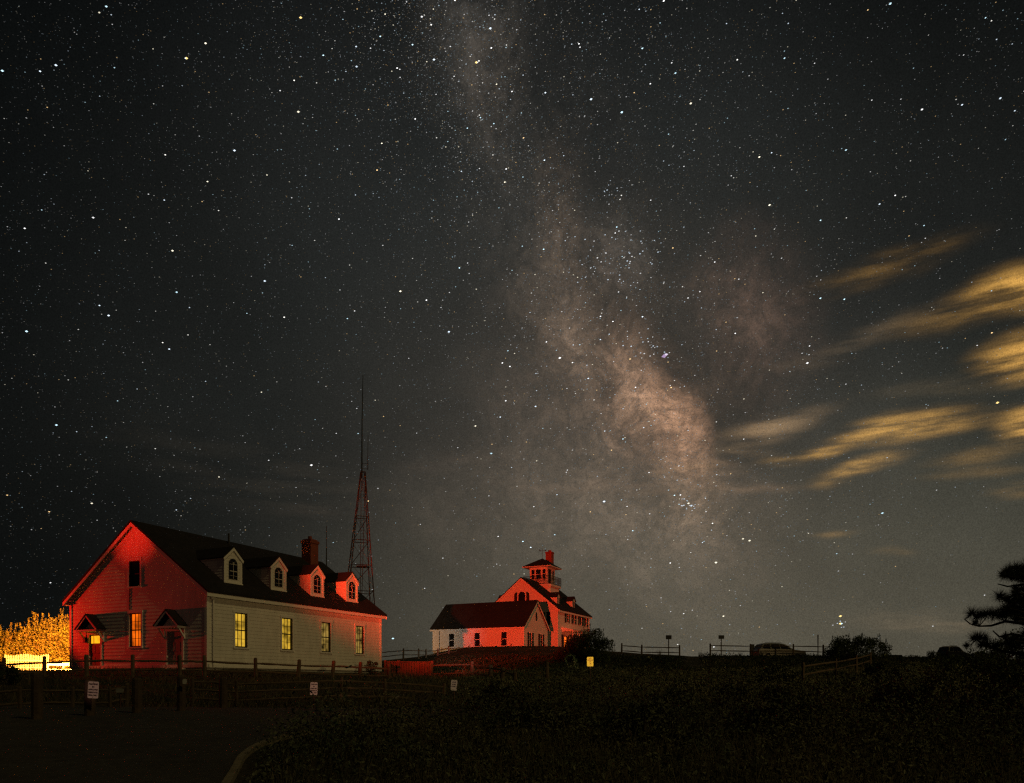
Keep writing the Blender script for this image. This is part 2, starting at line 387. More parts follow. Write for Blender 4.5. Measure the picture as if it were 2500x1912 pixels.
# kerb line of the planted island, and the road west of it
kpts = [(-2.7, 6.5), (-3.28, 8.3), (-3.83, 10.2), (-4.22, 11.6), (-4.42, 12.9), (-4.35, 14.2), (-4.0, 15.5), (-3.3, 16.9), (-2.0, 18.3), (0, 19.6), (3, 20.8)]
def catmull(p, n=8):
    out = []
    for i in range(len(p)-1):
        a, b, c_, d = [np.array(p[max(0, min(len(p)-1, k))], float) for k in (i-1, i, i+1, i+2)]
        for t in np.linspace(0, 1, n, endpoint=False):
            out.append(.5*((2*b)+(-a+c_)*t+(2*a-5*b+4*c_-d)*t*t+(-a+3*b-3*c_+d)*t**3))
    out.append(np.array(p[-1], float)); return out
kp = catmull(kpts)
def strip(pts, w0, w1, zl, zh, name, m, up=True):
    b = MB(); n = len(pts); L = []
    for i, p in enumerate(pts):
        d = pts[min(i+1, n-1)]-pts[max(i-1, 0)]; d = d/np.hypot(*d); nn = np.array((-d[1], d[0]))
        a, c_ = p+nn*w0, p+nn*w1; L.append((a, c_, h(*a), h(*c_)))
    for i in range(n):
        a, c_, za, zc = L[i]; b.v += [(a[0], a[1], za+zl), (a[0], a[1], za+zh), (c_[0], c_[1], zc+zh), (c_[0], c_[1], zc+zl)]
    for i in range(n-1):
        for k in range(3): b.f.append((i*4+k, i*4+k+1, i*4+4+k+1, i*4+4+k))
    return b.build(name, m)
tag(strip([q for q in kp if q[1] < 15.7], 0, -.10, -.1, .08, 'kerb', M_KERB), kind='structure')
rb = MB(); ys = np.arange(2, 23.6, .5); cols_ = 30
def kx(y):
    best = min(kp, key=lambda q: abs(q[1]-y)) if y < 19.5 else None
    return best[0]-.02 if best is not None else 2+(y-19.5)*.3
for y in ys:
    xr = min(kx(y), -3.0 if y < 6.5 else 99)
    xs = np.linspace(-34, xr, cols_*2); zz = H(xs, np.full_like(xs, y))+.02
    rb.v += [(x, y, z) for x, z in zip(xs, zz)]
n2 = cols_*2
rb.f = [(j*n2+i, j*n2+i+1, (j+1)*n2+i+1, (j+1)*n2+i) for j in range(len(ys)-1) for i in range(n2-1)]
tag(rb.build('road', M_ASPH, smooth=True), kind='structure')
# sandy drive left behind the boathouse
sd = MB(); xs = np.linspace(-46, -22.5, 30); yy = np.linspace(46.5, 60, 20)
for y in yy: sd.v += [(x-(y-46)*.0, y, z+.05) for x, z in zip(xs, H(xs, np.full_like(xs, y)))]
sd.f = [(j*30+i, j*30+i+1, (j+1)*30+i+1, (j+1)*30+i) for j in range(19) for i in range(29)]
tag(sd.build('drive', M_SAND), kind='structure')

# ------------------------------------------------------------------ building helpers (local axes: x along the long wall, y to the left, z up)
D1 = np.array((.430, .903)); D2 = np.array((-.903, .430)); ROT = math.atan2(.903, .430)
def clap(b, F, lim, z0, z1, holes=(), row=.2, lip=.017):
    zs = [z0]
    while zs[-1] < z1-1e-6: zs.append(min(zs[-1]+row, z1))
    for r0, r1 in zip(zs[:-1], zs[1:]):
        cuts = sorted({r0, r1} | {z for q in holes for z in (q[2], q[3]) if r0 < z < r1})
        for c0, c1 in zip(cuts[:-1], cuts[1:]):
            d0 = lip*(1-(c0-r0)/row); d1 = lip*(1-(c1-r0)/row)
            la, lb = lim(c0), lim(c1); mid = (c0+c1)/2
            segs = [(la[0], la[1], lb[0], lb[1])]
            hs = sorted((q[0], q[1]) for q in holes if q[2] < mid < q[3])
            for a, e in hs:
                s0 = segs.pop(); segs += [(s0[0], a, s0[2], a), (e, s0[1], e, s0[3])]
            for a0, a1, t0, t1 in segs:
                if a1-a0 < 1e-4 and t1-t0 < 1e-4: continue
                b.add([F(a0, c0, d0), F(a1, c0, d0), F(t1, c1, d1), F(t0, c1, d1)], [(0, 1, 2, 3)])
                if c0 == r0: b.add([F(a0, c0, d0), F(a1, c0, d0), F(a1, c0, 0), F(a0, c0, 0)], [(0, 1, 2, 3)])
def window(root, F, a, z0, z1, wd, cols, rows, pane, casing=.13, deep=.12, frame=M_DARK, trim=M_TRIM, muntin=.022):
    a0, a1 = a-wd/2, a+wd/2
    b = MB()
    b.fbox(F, a0-casing, a0, z0, z1, -.05, .05); b.fbox(F, a1, a1+casing, z0, z1, -.05, .05)
    b.fbox(F, a0-casing-.03, a1+casing+.03, z1, z1+.15, -.05, .065); b.fbox(F, a0-casing-.02, a1+casing+.02, z0-.08, z0, -.05, .09)
    win = b.build('window', trim, root)
    s = MB(); st = .05; zm = (z0+z1)/2
    s.fbox(F, a0, a0+st, z0, z1, -deep, .0); s.fbox(F, a1-st, a1, z0, z1, -deep, .0)
    s.fbox(F, a0+st, a1-st, z1-st, z1, -deep, .0); s.fbox(F, a0+st, a1-st, z0, z0+st*1.3, -deep, .0)
    s.fbox(F, a0+st, a1-st, zm-.03, zm+.03, -deep+.005, -.03)
    for i in range(1, cols):
        x = a0+st+(a1-a0-2*st)*i/cols; s.fbox(F, x-muntin/2, x+muntin/2, z0+st*1.3, z1-st, -deep+.008, -deep+.04)
    for j in range(1, rows):
        if rows % 2 == 0 and j == rows//2: continue
        z = z0+(z1-z0)*j/rows; s.fbox(F, a0+st, a1-st, z-muntin/2, z+muntin/2, -deep+.011, -deep+.037)
    s.build('sash', frame, win)
    p = MB(); p.add([F(a0, z0, -deep-.01), F(a1, z0, -deep-.01), F(a1, z1, -deep-.01), F(a0, z1, -deep-.01)], [(0, 1, 2, 3)])
    p.build('pane', pane, win)
    return (a0, a1, z0, z1)
def gable_roof(root, x0, x1, ym, half, ze, zr, ov, rk, th=.12, mroof=None, trim=True):
    """ridge along x at ym; eave height ze at |y-ym|=half"""
    sl = (zr-ze)/half; hy = half+ov; zl = ze-ov*sl; up = .06
    def ring(x, lo, hi, hh): return [(x, ym-hh, zl+(hy-hh)*sl+hi), (x, ym, zr+hi), (x, ym+hh, zl+(hy-hh)*sl+hi), (x, ym+hh, zl+(hy-hh)*sl+lo), (x, ym, zr+lo), (x, ym-hh, zl+(hy-hh)*sl+lo)]
    b = MB(); b.prism(ring(x0-rk, up, up+th, hy), ring(x1+rk, up, up+th, hy)); r = b.build('roof', mroof or M_ROOF, root)
    if trim:
        t = MB()
        for xa, xb in ((x0-rk+.02, x0-rk+.06), (x1+rk-.06, x1+rk-.02)):
            t.prism(ring(xa, -.16, up-.004, hy-.01), ring(xb, -.16, up-.004, hy-.01))
        t.prism(ring(x0-rk+.06, up-.03, up-.004, hy-.04), ring(x1+rk-.06, up-.03, up-.004, hy-.04))   # soffit
        for sgn in (-1, 1):
            y = ym+sgn*(hy-.04); t.box(x0-rk+.06, min(y, y-sgn*.03), zl-.14, x1+rk-.06, max(y, y-sgn*.03), zl+.05)
            t.box(x0-rk+.06, min(ym+sgn*(half+.03), y-sgn*.03), zl-.13, x1+rk-.06, max(ym+sgn*(half+.03), y-sgn*.03), zl-.10)
        t.build('roof_trim', M_TRIM, root)
    return r
def arch(F, a, z0, zs, r, d, n=12):
    return [F(a-r, z0, d), F(a+r, z0, d)]+[F(a+r*math.cos(q), zs+r*math.sin(q), d) for q in [math.pi*k/n for k in range(n+1)]]

# ------------------------------------------------------------------ boathouse
CB = np.array((-16.31, 40.0)); ZB = 2.28; LB = 15.8; WB = 11.2; EB = 6.55-ZB; RB = 10.55-ZB
house = empty('clapboard_boathouse', (CB[0], CB[1], ZB), ROT)
tag(house, 'long white clapboard building with four roof dormers and brick chimney, red light on its gable', 'building')
Fs = lambda a, z, d: (a, -d, z)                 # long side wall
Fg = lambda a, z, d: (-d, a, z)                 # gable wall towards the road
slB = (RB-EB)/(WB/2)
def limg(z):
    if z <= EB: return (0, WB)
    q = (z-EB)/slB; return (min(q, WB/2), max(WB-q, WB/2))
sidew = [(2.4, G_YEL), (6.1, G_YEL), (9.7, G_DIM), (13.3, G_DIM)]
hz0, hz1 = 3.54-ZB, 5.48-ZB
holes = [window(house, Fs, t, hz0, hz1, .92, 3, 4, m) for t, m in sidew]
b = MB(); clap(b, Fs, lambda z: (0, LB), .25, EB, holes); b.build('wall', M_W, house)
gh = [window(house, Fg, 5.55, 3.58-ZB, 5.5-ZB, .95, 3, 4, G_RED), window(house, Fg, 5.6, 7.0-ZB, 8.45-ZB, .9, 1, 1, M_GLASS)]
gh += [(8.5, 9.5, .05, 2.15), (1.85, 3.0, .05, 2.15)]
b = MB(); clap(b, Fg, limg, .25, RB, gh); b.build('wall', M_W, house)
b = MB(); b.box(.0, WB-.02, .2, LB, WB, EB); b.prism([(LB, 0, .2), (LB, WB, .2), (LB, WB, EB), (LB, WB/2, RB), (LB, 0, EB)], [(LB-.02, 0, .2), (LB-.02, WB, .2), (LB-.02, WB, EB), (LB-.02, WB/2, RB), (LB-.02, 0, EB)]); b.build('wall', M_W, house)
b = MB(); b.box(.03, .03, -1.2, LB-.03, WB-.03, .24); b.build('foundation', M_CONC, house)
b = MB(); b.box(-.05, -.05, .05, .0, LB and .0, .24)
b = MB(); b.box(0, -.05, .1, LB, -.003, .27); b.box(-.05, 0, .1, -.003, WB, .27); b.build('water_table', M_TRIM, house)
for (x, y) in ((-.05, -.05), (LB-.12, -.05), (-.05, WB-.12)):
    b = MB(); b.box(x, y, .1, x+.17, y+.17, EB-.05); b.build('corner_board', M_TRIM, house)
b = MB(); b.box(.13, -.045, EB-.32, LB-.13, -.0, EB-.02); b.build('frieze_board', M_TRIM, house)
b = MB(); b.tube([(.35, -.1, .2), (.35, -.1, EB-.3), (.2, -.3, EB-.18)], .045, 8); b.box(.2, -.13, EB-.5, .5, -.05, EB-.32); b.build('downpipe', M_TRIM, house)
gable_roof(house, 0, LB, WB/2, WB/2, EB, RB, .35, .3)
# doors and door hoods on the gable
def door(sc, lit, m, hw=.5):
    b = MB(); b.fbox(Fg, sc-hw, sc+hw, .05, 2.1, -.08, -.03)
    for q in (.3, 1.0): 
        for a in (-.22, .22): b.fbox(Fg, sc+a-.17, sc+a+.17, q, q+.5, -.03, -.018)
    dr = b.build('door', m, house)
    c = MB(); c.fbox(Fg, sc-hw-.14, sc-hw, .0, 2.1, -.05, .05); c.fbox(Fg, sc+hw, sc+hw+.14, .0, 2.1, -.05, .05); c.fbox(Fg, sc-hw-.16, sc+hw+.16, 2.1, 2.3, -.05, .06)
    c.fbox(Fg, sc-hw-.3, sc+hw+.3, -.15, .04, 0, .5); c.build('door_frame', M_TRIM, dr)
    if lit:
        l = MB(); l.fbox(Fg, sc-.36, sc+.36, 1.58, 2.02, -.03, -.012); l.build('pane', G_DOOR, dr)
        k = MB(); k.fbox(Fg, sc+.1, sc+.14, 1.58, 2.02, -.012, .0); k.build('muntin', M_DARK, dr)
    k = MB(); k.tube([Fg(sc-hw+.1, 1.0, -.03), Fg(sc-hw+.1, 1.0, .04)], .03, 8); k.build('handle', M_DKST, dr)
    F = Fg; z0 = 2.42; zt = 3.28; hw2 = .98; pr = .62
    r = MB(); 
    for sg in (-1, 1):
        q = [F(sc, zt, 0), F(sc+sg*hw2, z0, 0), F(sc+sg*hw2, z0-.07, 0), F(sc, zt-.08, 0)]; q2 = [F(sc, zt, pr), F(sc+sg*hw2, z0, pr), F(sc+sg*hw2, z0-.07, pr), F(sc, zt-.08, pr)]
        r.prism(q, q2)
    hd = r.build('door_hood', M_ROOF, house)
    t = MB(); t.fbox(F, sc-hw2+.12, sc+hw2-.12, z0-.17, z0-.07, .02, pr-.04)
    for sg in (-1, 1):
        t.prism([F(sc, zt-.085, pr-.06), F(sc+sg*(hw2-.03), z0-.07, pr-.06), F(sc+sg*(hw2-.18), z0-.07, pr-.06), F(sc, zt-.2, pr-.06)],
                [F(sc, zt-.085, pr-.02), F(sc+sg*(hw2-.03), z0-.07, pr-.02), F(sc+sg*(hw2-.18), z0-.07, pr-.02), F(sc, zt-.2, pr-.02)])
    t.build('hood_trim', M_TRIM, hd)
    for a in (sc-hw2+.2, sc+hw2-.2):
        br = MB()
        br.fbox(F, a-.04, a+.04, z0-.75, z0-.17, .0, .07)
        br.prism([F(a-.04, z0-.7, .07), F(a-.04, z0-.17, pr-.15), F(a-.04, z0-.17, pr-.25), F(a-.04, z0-.58, .07)], [F(a+.04, z0-.7, .07), F(a+.04, z0-.17, pr-.15), F(a+.04, z0-.17, pr-.25), F(a+.04, z0-.58, .07)])
        br.build('bracket', M_TRIM, hd)
door(9.0, True, M_DOOR); door(2.42, False, M_DOORG, .575)
b = MB(); b.fbox(Fg, 9.72, 9.9, 1.65, 1.95, 0, .14); b.build('wall_lantern', M_DKST, house)
b = MB(); b.tube([Fg(6.02, 5.5-ZB+.2, .03), Fg(6.03, 6.0-ZB, .03), Fg(6.0, 6.9-ZB, .03)], .018, 5); b.tube([Fg(6.0, 6.9-ZB, .03), Fg(6.05, 7.7-ZB, .03)], .018, 5); b.build('wall_cable', M_DARK, house)
# dormers
def dormer(t, s0=.68, z0=7.22-ZB, ze=8.62-ZB, za=9.2-ZB, wd=1.28):
    F = lambda a, z, d: (t+a, s0-d, z); hw = wd/2; back = (ze-EB)/slB+.25
    slm = (za-ze)/hw
    b = MB(); clap(b, F, lambda z: (-hw, hw) if z <= ze else (-max(0, (za-z)/slm), max(0, (za-z)/slm)), z0, za-.01, (), .17, .015)
    for sg in (-1, 1):
        x = t+sg*hw
        nrow = 9
        for k in range(nrow):
            za_, zb_ = z0+(ze-z0)*k/nrow, z0+(ze-z0)*(k+1)/nrow
            yb = lambda z: min(back, (z-EB)/slB+.3)
            b.add([(x+sg*.015, s0, za_), (x+sg*.015, yb(za_), za_), (x, yb(zb_), zb_), (x, s0, zb_)], [(0, 1, 2, 3)])
    d = b.build('dormer', M_SHG, house)
    tr = MB(); tr.fbox(F, -hw-.03, -hw+.13, z0-.03, ze, 0, .035); tr.fbox(F, hw-.13, hw+.03, z0-.03, ze, 0, .035); tr.fbox(F, -hw-.05, hw+.05, z0-.08, z0+.02, 0, .07)
    for sg in (-1, 1):
        tr.prism([F(0, za+.03, .05), F(sg*(hw+.12), ze-.08, .05), F(sg*(hw+.05), ze-.2, .05), F(0, za-.14, .05)], [F(0, za+.03, .09), F(sg*(hw+.12), ze-.08, .09), F(sg*(hw+.05), ze-.2, .09), F(0, za-.14, .09)])
    tr.build('dormer_trim', M_TRIM, d)
    r = MB()
    for sg in (-1, 1):
        yf = s0-.1; yb = lambda z: (z-EB)/slB+.45
        A_, B_ = (t, yf, za+.04), (t+sg*(hw+.14), yf, ze-.08); C_, D_ = (t, yb(za), za+.04), (t+sg*(hw+.14), yb(ze-.1)-.1, ze-.08)
        r.add([A_, B_, D_, C_]+[(p[0], p[1], p[2]+.07) for p in (A_, B_, D_, C_)], [(0, 3, 2, 1), (4, 5, 6, 7), (0, 1, 5, 4), (1, 2, 6, 5), (2, 3, 7, 6), (3, 0, 4, 7)])
    r.build('dormer_roof', M_ROOF, d)
    rr = .27; zs = 8.28-ZB; zb = 7.42-ZB
    fr = MB(); fr.prism(arch(F, 0, zb, zs, rr+.05, .0), arch(F, 0, zb, zs, rr+.05, .03)); fr.build('dormer_window', M_DARK, d)
    gl = MB(); gl.add(arch(F, 0, zb+.05, zs, rr-.01, .036), [tuple(range(15))]); gl.build('pane', M_GLASS, d)
    mu = MB(); mm = .013
    mu.fbox(F, -mm, mm, zb+.05, zs+.12, .037, .05); mu.fbox(F, -rr, rr, 7.86-ZB, 7.90-ZB, .037, .055)
    for k in (1, 2): mu.fbox(F, -rr, rr, zb+.05+k*.15-mm/2, zb+.05+k*.15+mm/2, .037, .048) if k == 1 else mu.fbox(F, -rr, rr, zs-.02, zs+.0, .037, .048)
    for q in (50, 130): mu.prism([F(0, zs, .037), F(.02, zs, .037), F(math.cos(R(q))*rr, zs+math.sin(R(q))*rr, .037)], [F(0, zs, .048), F(.02, zs, .048), F(math.cos(R(q))*rr, zs+math.sin(R(q))*rr, .048)])
    mu.build('muntins', M_BLIND, d)
for t in (2.47, 6.1, 9.65, 13.3): dormer(t)
# chimney
b = MB(); x, y = 14.2, 5.15; b.box(x-.42, y-.42, RB-.9, x+.42, y+.42, 11.75-ZB); b.box(x-.48, y-.48, 11.75-ZB, x+.48, y+.48, 11.95-ZB); b.box(x-.38, y-.38, 11.95-ZB, x+.38, y+.38, 12.05-ZB)
ch = b.build('chimney', M_BRICK, house); b = MB(); b.tube([(x, y, 12.05-ZB), (x, y, 12.3-ZB)], .14, 8); b.build('flue', M_BRICK, ch)
b = MB(); b.tube([(6.6, 5.3, RB-.3), (6.6, 5.3, RB+.62)], .06, 8); b.build('vent_pipe', M_DKST, house)

# ------------------------------------------------------------------ station with lookout, and its low wing
Q = np.array((5.5, 90.0)); ZQ = 5.2
st = empty('lookout_station', (Q[0], Q[1], ZQ), ROT)
tag(st, 'two storey white station on the hill with railed rooftop lookout, lit red', 'building')
LQ = 11.2; WQ = 9.5; EQ = 10.45-ZQ; RQ = 14.3-ZQ; slQ = (RQ-EQ)/(WQ/2)
b = MB(); limq = lambda z: (0, WQ) if z <= EQ else (min((z-EQ)/slQ, WQ/2), max(WQ-(z-EQ)/slQ, WQ/2))
hq = [(1.6, 2.5, 3.35, 4.85)]
clap(b, Fg, limq, 0, RQ, hq, .22); b.build('wall', M_SHG, st)
window(st, Fg, 2.05, 3.35, 4.85, .9, 2, 2, M_GLASS, frame=M_DKST)
tw = [3.05, 5.4, 7.8, 9.7]; hs = []
for t in tw: hs.append(window(st, Fs, t, 8.98-ZQ, 10.2-ZQ, .62, 1, 2, M_BLIND, .05))
for t in (5.6, 7.8, 9.7): hs.append(window(st, Fs, t, 6.3-ZQ, 7.7-ZQ, .62, 1, 2, M_BLIND, .05))
hs.append((2.0, 2.9, 0, 2.1))
b = MB(); clap(b, Fs, lambda z: (0, LQ), 0, EQ, hs, .22); b.build('wall', M_SHG, st)
b = MB(); b.box(0, WQ-.02, 0, LQ, WQ, EQ); b.prism([(LQ, 0, 0), (LQ, WQ, 0), (LQ, WQ, EQ), (LQ, WQ/2, RQ), (LQ, 0, EQ)], [(LQ-.02, 0, 0), (LQ-.02, WQ, 0), (LQ-.02, WQ, EQ), (LQ-.02, WQ/2, RQ), (LQ-.02, 0, EQ)]); b.build('wall', M_SHG, st)
b = MB(); b.box(.03, .03, -2, LQ-.03, WQ-.03, -.01); b.build('foundation', M_CONC, st)
def shutter(root, F, a0, a1, z0, z1, rail=True):
    b = MB(); b.fbox(F, a0, a1, z0, z1, .01, .05); o = b.build('shutter', M_SHUT, root)
    if rail: k = MB(); k.fbox(F, a0, a1, (z0+z1)/2-.02, (z0+z1)/2+.02, .05, .06); k.build('shutter_rail', M_BLIND, o)
for t in tw+[5.6, 7.8, 9.7]:
    z0 = 8.9-ZQ if t in tw else 6.25-ZQ
    z1 = 10.22-ZQ if t in tw else 7.75-ZQ
    shutter(st, Fs, t-.82, t-.36, z0, z1); shutter(st, Fs, t+.36, t+.82, z0, z1)
shutter(st, Fg, .98, 1.45, 3.3, 4.9, False); shutter(st, Fg, 2.65, 3.15, 3.3, 4.9, False)
for x, y in ((-.04, -.04), (LQ-.12, -.04)):
    b = MB(); b.box(x, y, 0, x+.16, y+.16, EQ-.05); b.build('corner_board', M_TRIM, st)
gable_roof(st, 0, LQ, WQ/2, WQ/2, EQ, RQ, .35, .3)
# arched gable window with arched shutters
b = MB(); b.prism(arch(Fg, WQ/2, 11.3-ZQ, 12.25-ZQ, .45, .01), arch(Fg, WQ/2, 11.3-ZQ, 12.25-ZQ, .45, .05)); aw = b.build('arched_window', M_GLASS, st)
for sg in (-1, 1):
    c0 = WQ/2+sg*.62; c1 = WQ/2+sg*1.02; ring = lambda d: [Fg(c0, 11.3-ZQ, d), Fg(c1, 11.3-ZQ, d)]+[Fg(c0+sg*.4*math.cos(q), 12.2-ZQ+.45*math.sin(q), d) for q in [math.pi/2*k/6 for k in range(7)]]
    b = MB(); b.prism(ring(.01), ring(.05)); b.build('shutter', M_SHUT, st)
def sdormer(t, side=1):
    yy = lambda s: s if side == 1 else WQ-s
    s0 = .75; hw = .52; z0 = EQ+.5; ze = 12.05-ZQ; za = 12.6-ZQ; back = (ze-EQ)/slQ+.3
    F = lambda a, z, d: (t+a, yy(s0-d), z)
    b = MB(); b.add([F(-hw, z0, 0), F(hw, z0, 0), F(hw, ze, 0), F(0, za, 0), F(-hw, ze, 0)], [(0, 1, 2, 3, 4)])
    for sg in (-1, 1): b.add([(t+sg*hw, yy(s0), z0), (t+sg*hw, yy((z0-EQ)/slQ+.3), z0), (t+sg*hw, yy(back), ze), (t+sg*hw, yy(s0), ze)], [(0, 1, 2, 3)])
    d = b.build('dormer', M_SHG, st)
    r = MB()
    for sg in (-1, 1):
        A_, B_ = (t, yy(s0-.12), za+.02), (t+sg*(hw+.12), yy(s0-.12), ze-.08); C_, D_ = (t, yy((za-EQ)/slQ+.4), za+.02), (t+sg*(hw+.12), yy((ze-EQ)/slQ+.3), ze-.08)
        r.add([A_, B_, D_, C_]+[(p[0], p[1], p[2]+.07) for p in (A_, B_, D_, C_)], [(0, 3, 2, 1), (4, 5, 6, 7), (0, 1, 5, 4), (1, 2, 6, 5), (2, 3, 7, 6), (3, 0, 4, 7)])
    r.build('dormer_roof', M_ROOF, d)
    wq = MB(); wq.fbox(F, -.38, -.16, z0+.15, ze-.05, .01, .05); wq.fbox(F, .16, .38, z0+.15, ze-.05, .01, .05); wq.build('shutter', M_SHUT, d)
    wq = MB(); wq.fbox(F, -.15, .15, z0+.15, ze, .01, .03); wq.build('pane', M_BLIND, d)
for t in (2.1, 7.4): sdormer(t); sdormer(t, -1)
# lookout: skirt, deck, railing, cabin, hipped roof, vane
lk = np.array((6.4, WQ/2))
def sq(hx, z, c=lk): return [(c[0]-hx, c[1]-hx, z), (c[0]+hx, c[1]-hx, z), (c[0]+hx, c[1]+hx, z), (c[0]-hx, c[1]+hx, z)]
def octo(hx, z, ch, c=lk): return [(c[0]+sx_*a, c[1]+sy_*b_, z) for sx_, sy_, a, b_ in [(-1,-1,hx-ch,hx),(1,-1,hx-ch,hx),(1,-1,hx,hx-ch),(1,1,hx,hx-ch),(1,1,hx-ch,hx),(-1,1,hx-ch,hx),(-1,1,hx,hx-ch),(-1,-1,hx,hx-ch)]]
zd = 14.12-ZQ; zcab = 16.45-ZQ
b = MB(); b.prism(octo(1.75, 11.6-ZQ, .3), octo(1.75, zd-.25, .3)); b.prism(octo(1.95, zd-.25, .3), octo(1.95, zd, .3)); lko = b.build('lookout_skirt', M_SHG, st)
b = MB(); b.prism(sq(1.25, zd), sq(1.25, zcab)); cabn = b.build('lookout_cabin', M_SHG, st)
for nm, F in (('f', lambda a, z, d: (lk[0]-1.25-d, lk[1]+a, z)), ('s', lambda a, z, d: (lk[0]+a, lk[1]-1.25-d, z))):
    if nm == 'f':
        for a, hwid in ((-.78, .2), (.0, .32), (.76, .2)):
            k = MB(); k.fbox(F, a-hwid, a+hwid, zd+.75, zd+2.0, .01, .03); k.build('pane', M_GLASS, cabn)
            k = MB(); k.fbox(F, a-hwid, a+hwid, zd+1.36, zd+1.41, .03, .05); k.build('sash', M_TRIM, cabn)
    else:
        k = MB(); k.fbox(F, -1.0, -.2, zd+.05, zd+2.05, .01, .04); k.build('lookout_door', M_SHUT, cabn)
        k = MB(); k.fbox(F, .4, .8, zd+.75, zd+2.0, .01, .03); k.build('pane', M_GLASS, cabn)
b = MB(); hr = 1.95; b.add(sq(hr, zcab)+sq(hr, zcab+.1)+[(lk[0], lk[1], zcab+1.3)], [(0, 3, 2, 1), (0, 1, 5, 4), (1, 2, 6, 5), (2, 3, 7, 6), (3, 0, 4, 7), (4, 5, 8), (5, 6, 8), (6, 7, 8), (7, 4, 8)])
lr = b.build('lookout_roof', M_ROOF, st)
b = MB(); b.prism(sq(hr+.03, zcab-.06), sq(hr+.03, zcab+.03)); b.build('lookout_gutter', M_TRIM, lr)
b = MB(); b.tube([(lk[0], lk[1], zcab+1.2), (lk[0], lk[1], zcab+2.55)], .025, 5); b.tube([(lk[0]-.1, lk[1]-.45, zcab+2.3), (lk[0]+.1, lk[1]+.45, zcab+2.3)], .02, 5)
b.prism([(lk[0], lk[1]+.2, zcab+2.3), (lk[0], lk[1]+.48, zcab+2.55), (lk[0], lk[1]+.4, zcab+2.3)], [(lk[0]+.03, lk[1]+.2, zcab+2.3), (lk[0]+.03, lk[1]+.48, zcab+2.55), (lk[0]+.03, lk[1]+.4, zcab+2.3)])
b.prism([(lk[0], lk[1]-.3, zcab+2.3), (lk[0], lk[1]-.5, zcab+2.45), (lk[0], lk[1]-.5, zcab+2.2)], [(lk[0]+.03, lk[1]-.3, zcab+2.3), (lk[0]+.03, lk[1]-.5, zcab+2.45), (lk[0]+.03, lk[1]-.5, zcab+2.2)])
b.build('weather_vane', M_DKST, st)
b = MB(); e = 1.88; zt = zd+1.08
cs = [(lk[0]-e, lk[1]-e), (lk[0]+e, lk[1]-e), (lk[0]+e, lk[1]+e), (lk[0]-e, lk[1]+e)]
for i in range(4):
    p0, p1 = np.array(cs[i]), np.array(cs[(i+1) % 4])
    for z in (zt, zd+.1): b.tube([(*p0, z), (*p1, z)], .028, 4)
    for k in range(25):
        p = p0+(p1-p0)*k/24; rr_ = .03 if k % 6 == 0 else .013
        b.tube([(*p, zd), (*p, zt)], rr_, 4)
    for k in range(4):
        c0 = p0+(p1-p0)*(k+.5)/4; dd = (p1-p0)/np.hypot(*(p1-p0))
        for rr_ in (.16, .3):
            pts = [(*(c0+dd*rr_*math.cos(q)), zd+.6+rr_*math.sin(q)) for q in [2*math.pi*j/10 for j in range(11)]]; b.tube(pts, .014, 3)
b.build('lookout_railing', M_DKST, st)
b = MB(); cx, cy = 8.9, WQ/2; b.box(cx-.42, cy-.42, RQ-1, cx+.42, cy+.42, 18.75-ZQ); b.box(cx-.47, cy-.47, 18.75-ZQ, cx+.47, cy+.47, 18.95-ZQ); ch = b.build('chimney', M_BRICK, st)
b = MB(); b.tube([(cx, cy, 18.95-ZQ), (cx, cy, 19.2-ZQ)], .22, 8); b.build('flue', M_BRICK, ch)
# porch
b = MB(); b.box(1.3, -1.5, 2.55, 4.6, -.0, 2.7); b.prism([(1.2, 0, 2.7), (1.2, -1.6, 2.7), (1.2, 0, 3.1)], [(4.7, 0, 2.7), (4.7, -1.6, 2.7), (4.7, 0, 3.1)]); po = b.build('porch_roof', M_TRIM, st)
for x in (1.45, 2.95, 4.45): b = MB(); b.tube([(x, -1.4, -.2), (x, -1.4, 2.55)], .08, 8); b.build('porch_post', M_TRIM, po)
b = MB(); b.fbox(Fs, 2.0, 2.9, 0, 2.1, -.06, -.02); dr = b.build('door', M_DOOR, st)
b = MB(); b.fbox(Fs, 2.25, 2.8, .35, 1.95, -.02, .0); b.build('pane', G_PORCH, dr)
b = MB(); b.fbox(Fs, 3.55, 3.85, .5, 1.95, .01, .03); b.build('side_light', G_PORCH, st)
shutter(st, Fs, 1.15, 1.75, .0, 2.2, False)

AX = np.array((1.30, 82.0)); ZA = 5.1
an = empty('low_wing', (AX[0], AX[1], ZA), ROT)
tag(an, 'single storey white wing with a steep dark gable roof beside the lookout station', 'building')
WA = 6.7; LA = 11.6; EA = 7.88-ZA; RA = 10.75-ZA; slA = (RA-EA)/(WA/2)
def tA(px): u = (px-1250)/FX; return (AX[0]-u*AX[1])/(u*.43+.903)
wins = [tA(1102.7), tA(1165.2), tA(1230.7)]
hs = [window(an, Fg, a, 5.62-ZA, 7.12-ZA, .68, 1, 2, M_GLASS, .07, .1, M_DKST) for a in wins]
for a in wins:
    k = MB(); k.fbox(Fg, a-.34, a+.34, 6.35-ZA, 6.41-ZA, -.03, -.005); k.build('meeting_rail', M_TRIM, an)
b = MB(); clap(b, Fg, lambda z: (0, LA), 0, EA, hs, .22); b.build('wall', M_SHG, an)
lima = lambda z: (0, WA) if z <= EA else (min((z-EA)/slA, WA/2), max(WA-(z-EA)/slA, WA/2))
gh = [window(an, Fs, a, 5.55-ZA, 7.05-ZA, .62, 1, 2, M_BLIND, .04) for a in (1.75, 4.75)]
b = MB(); clap(b, Fs, lima, 0, RA, gh, .22); b.build('wall', M_SHG, an)
for a in (1.75, 4.75): shutter(an, Fs, a-.82, a-.36, 5.5-ZA, 7.1-ZA); shutter(an, Fs, a+.36, a+.82, 5.5-ZA, 7.1-ZA)
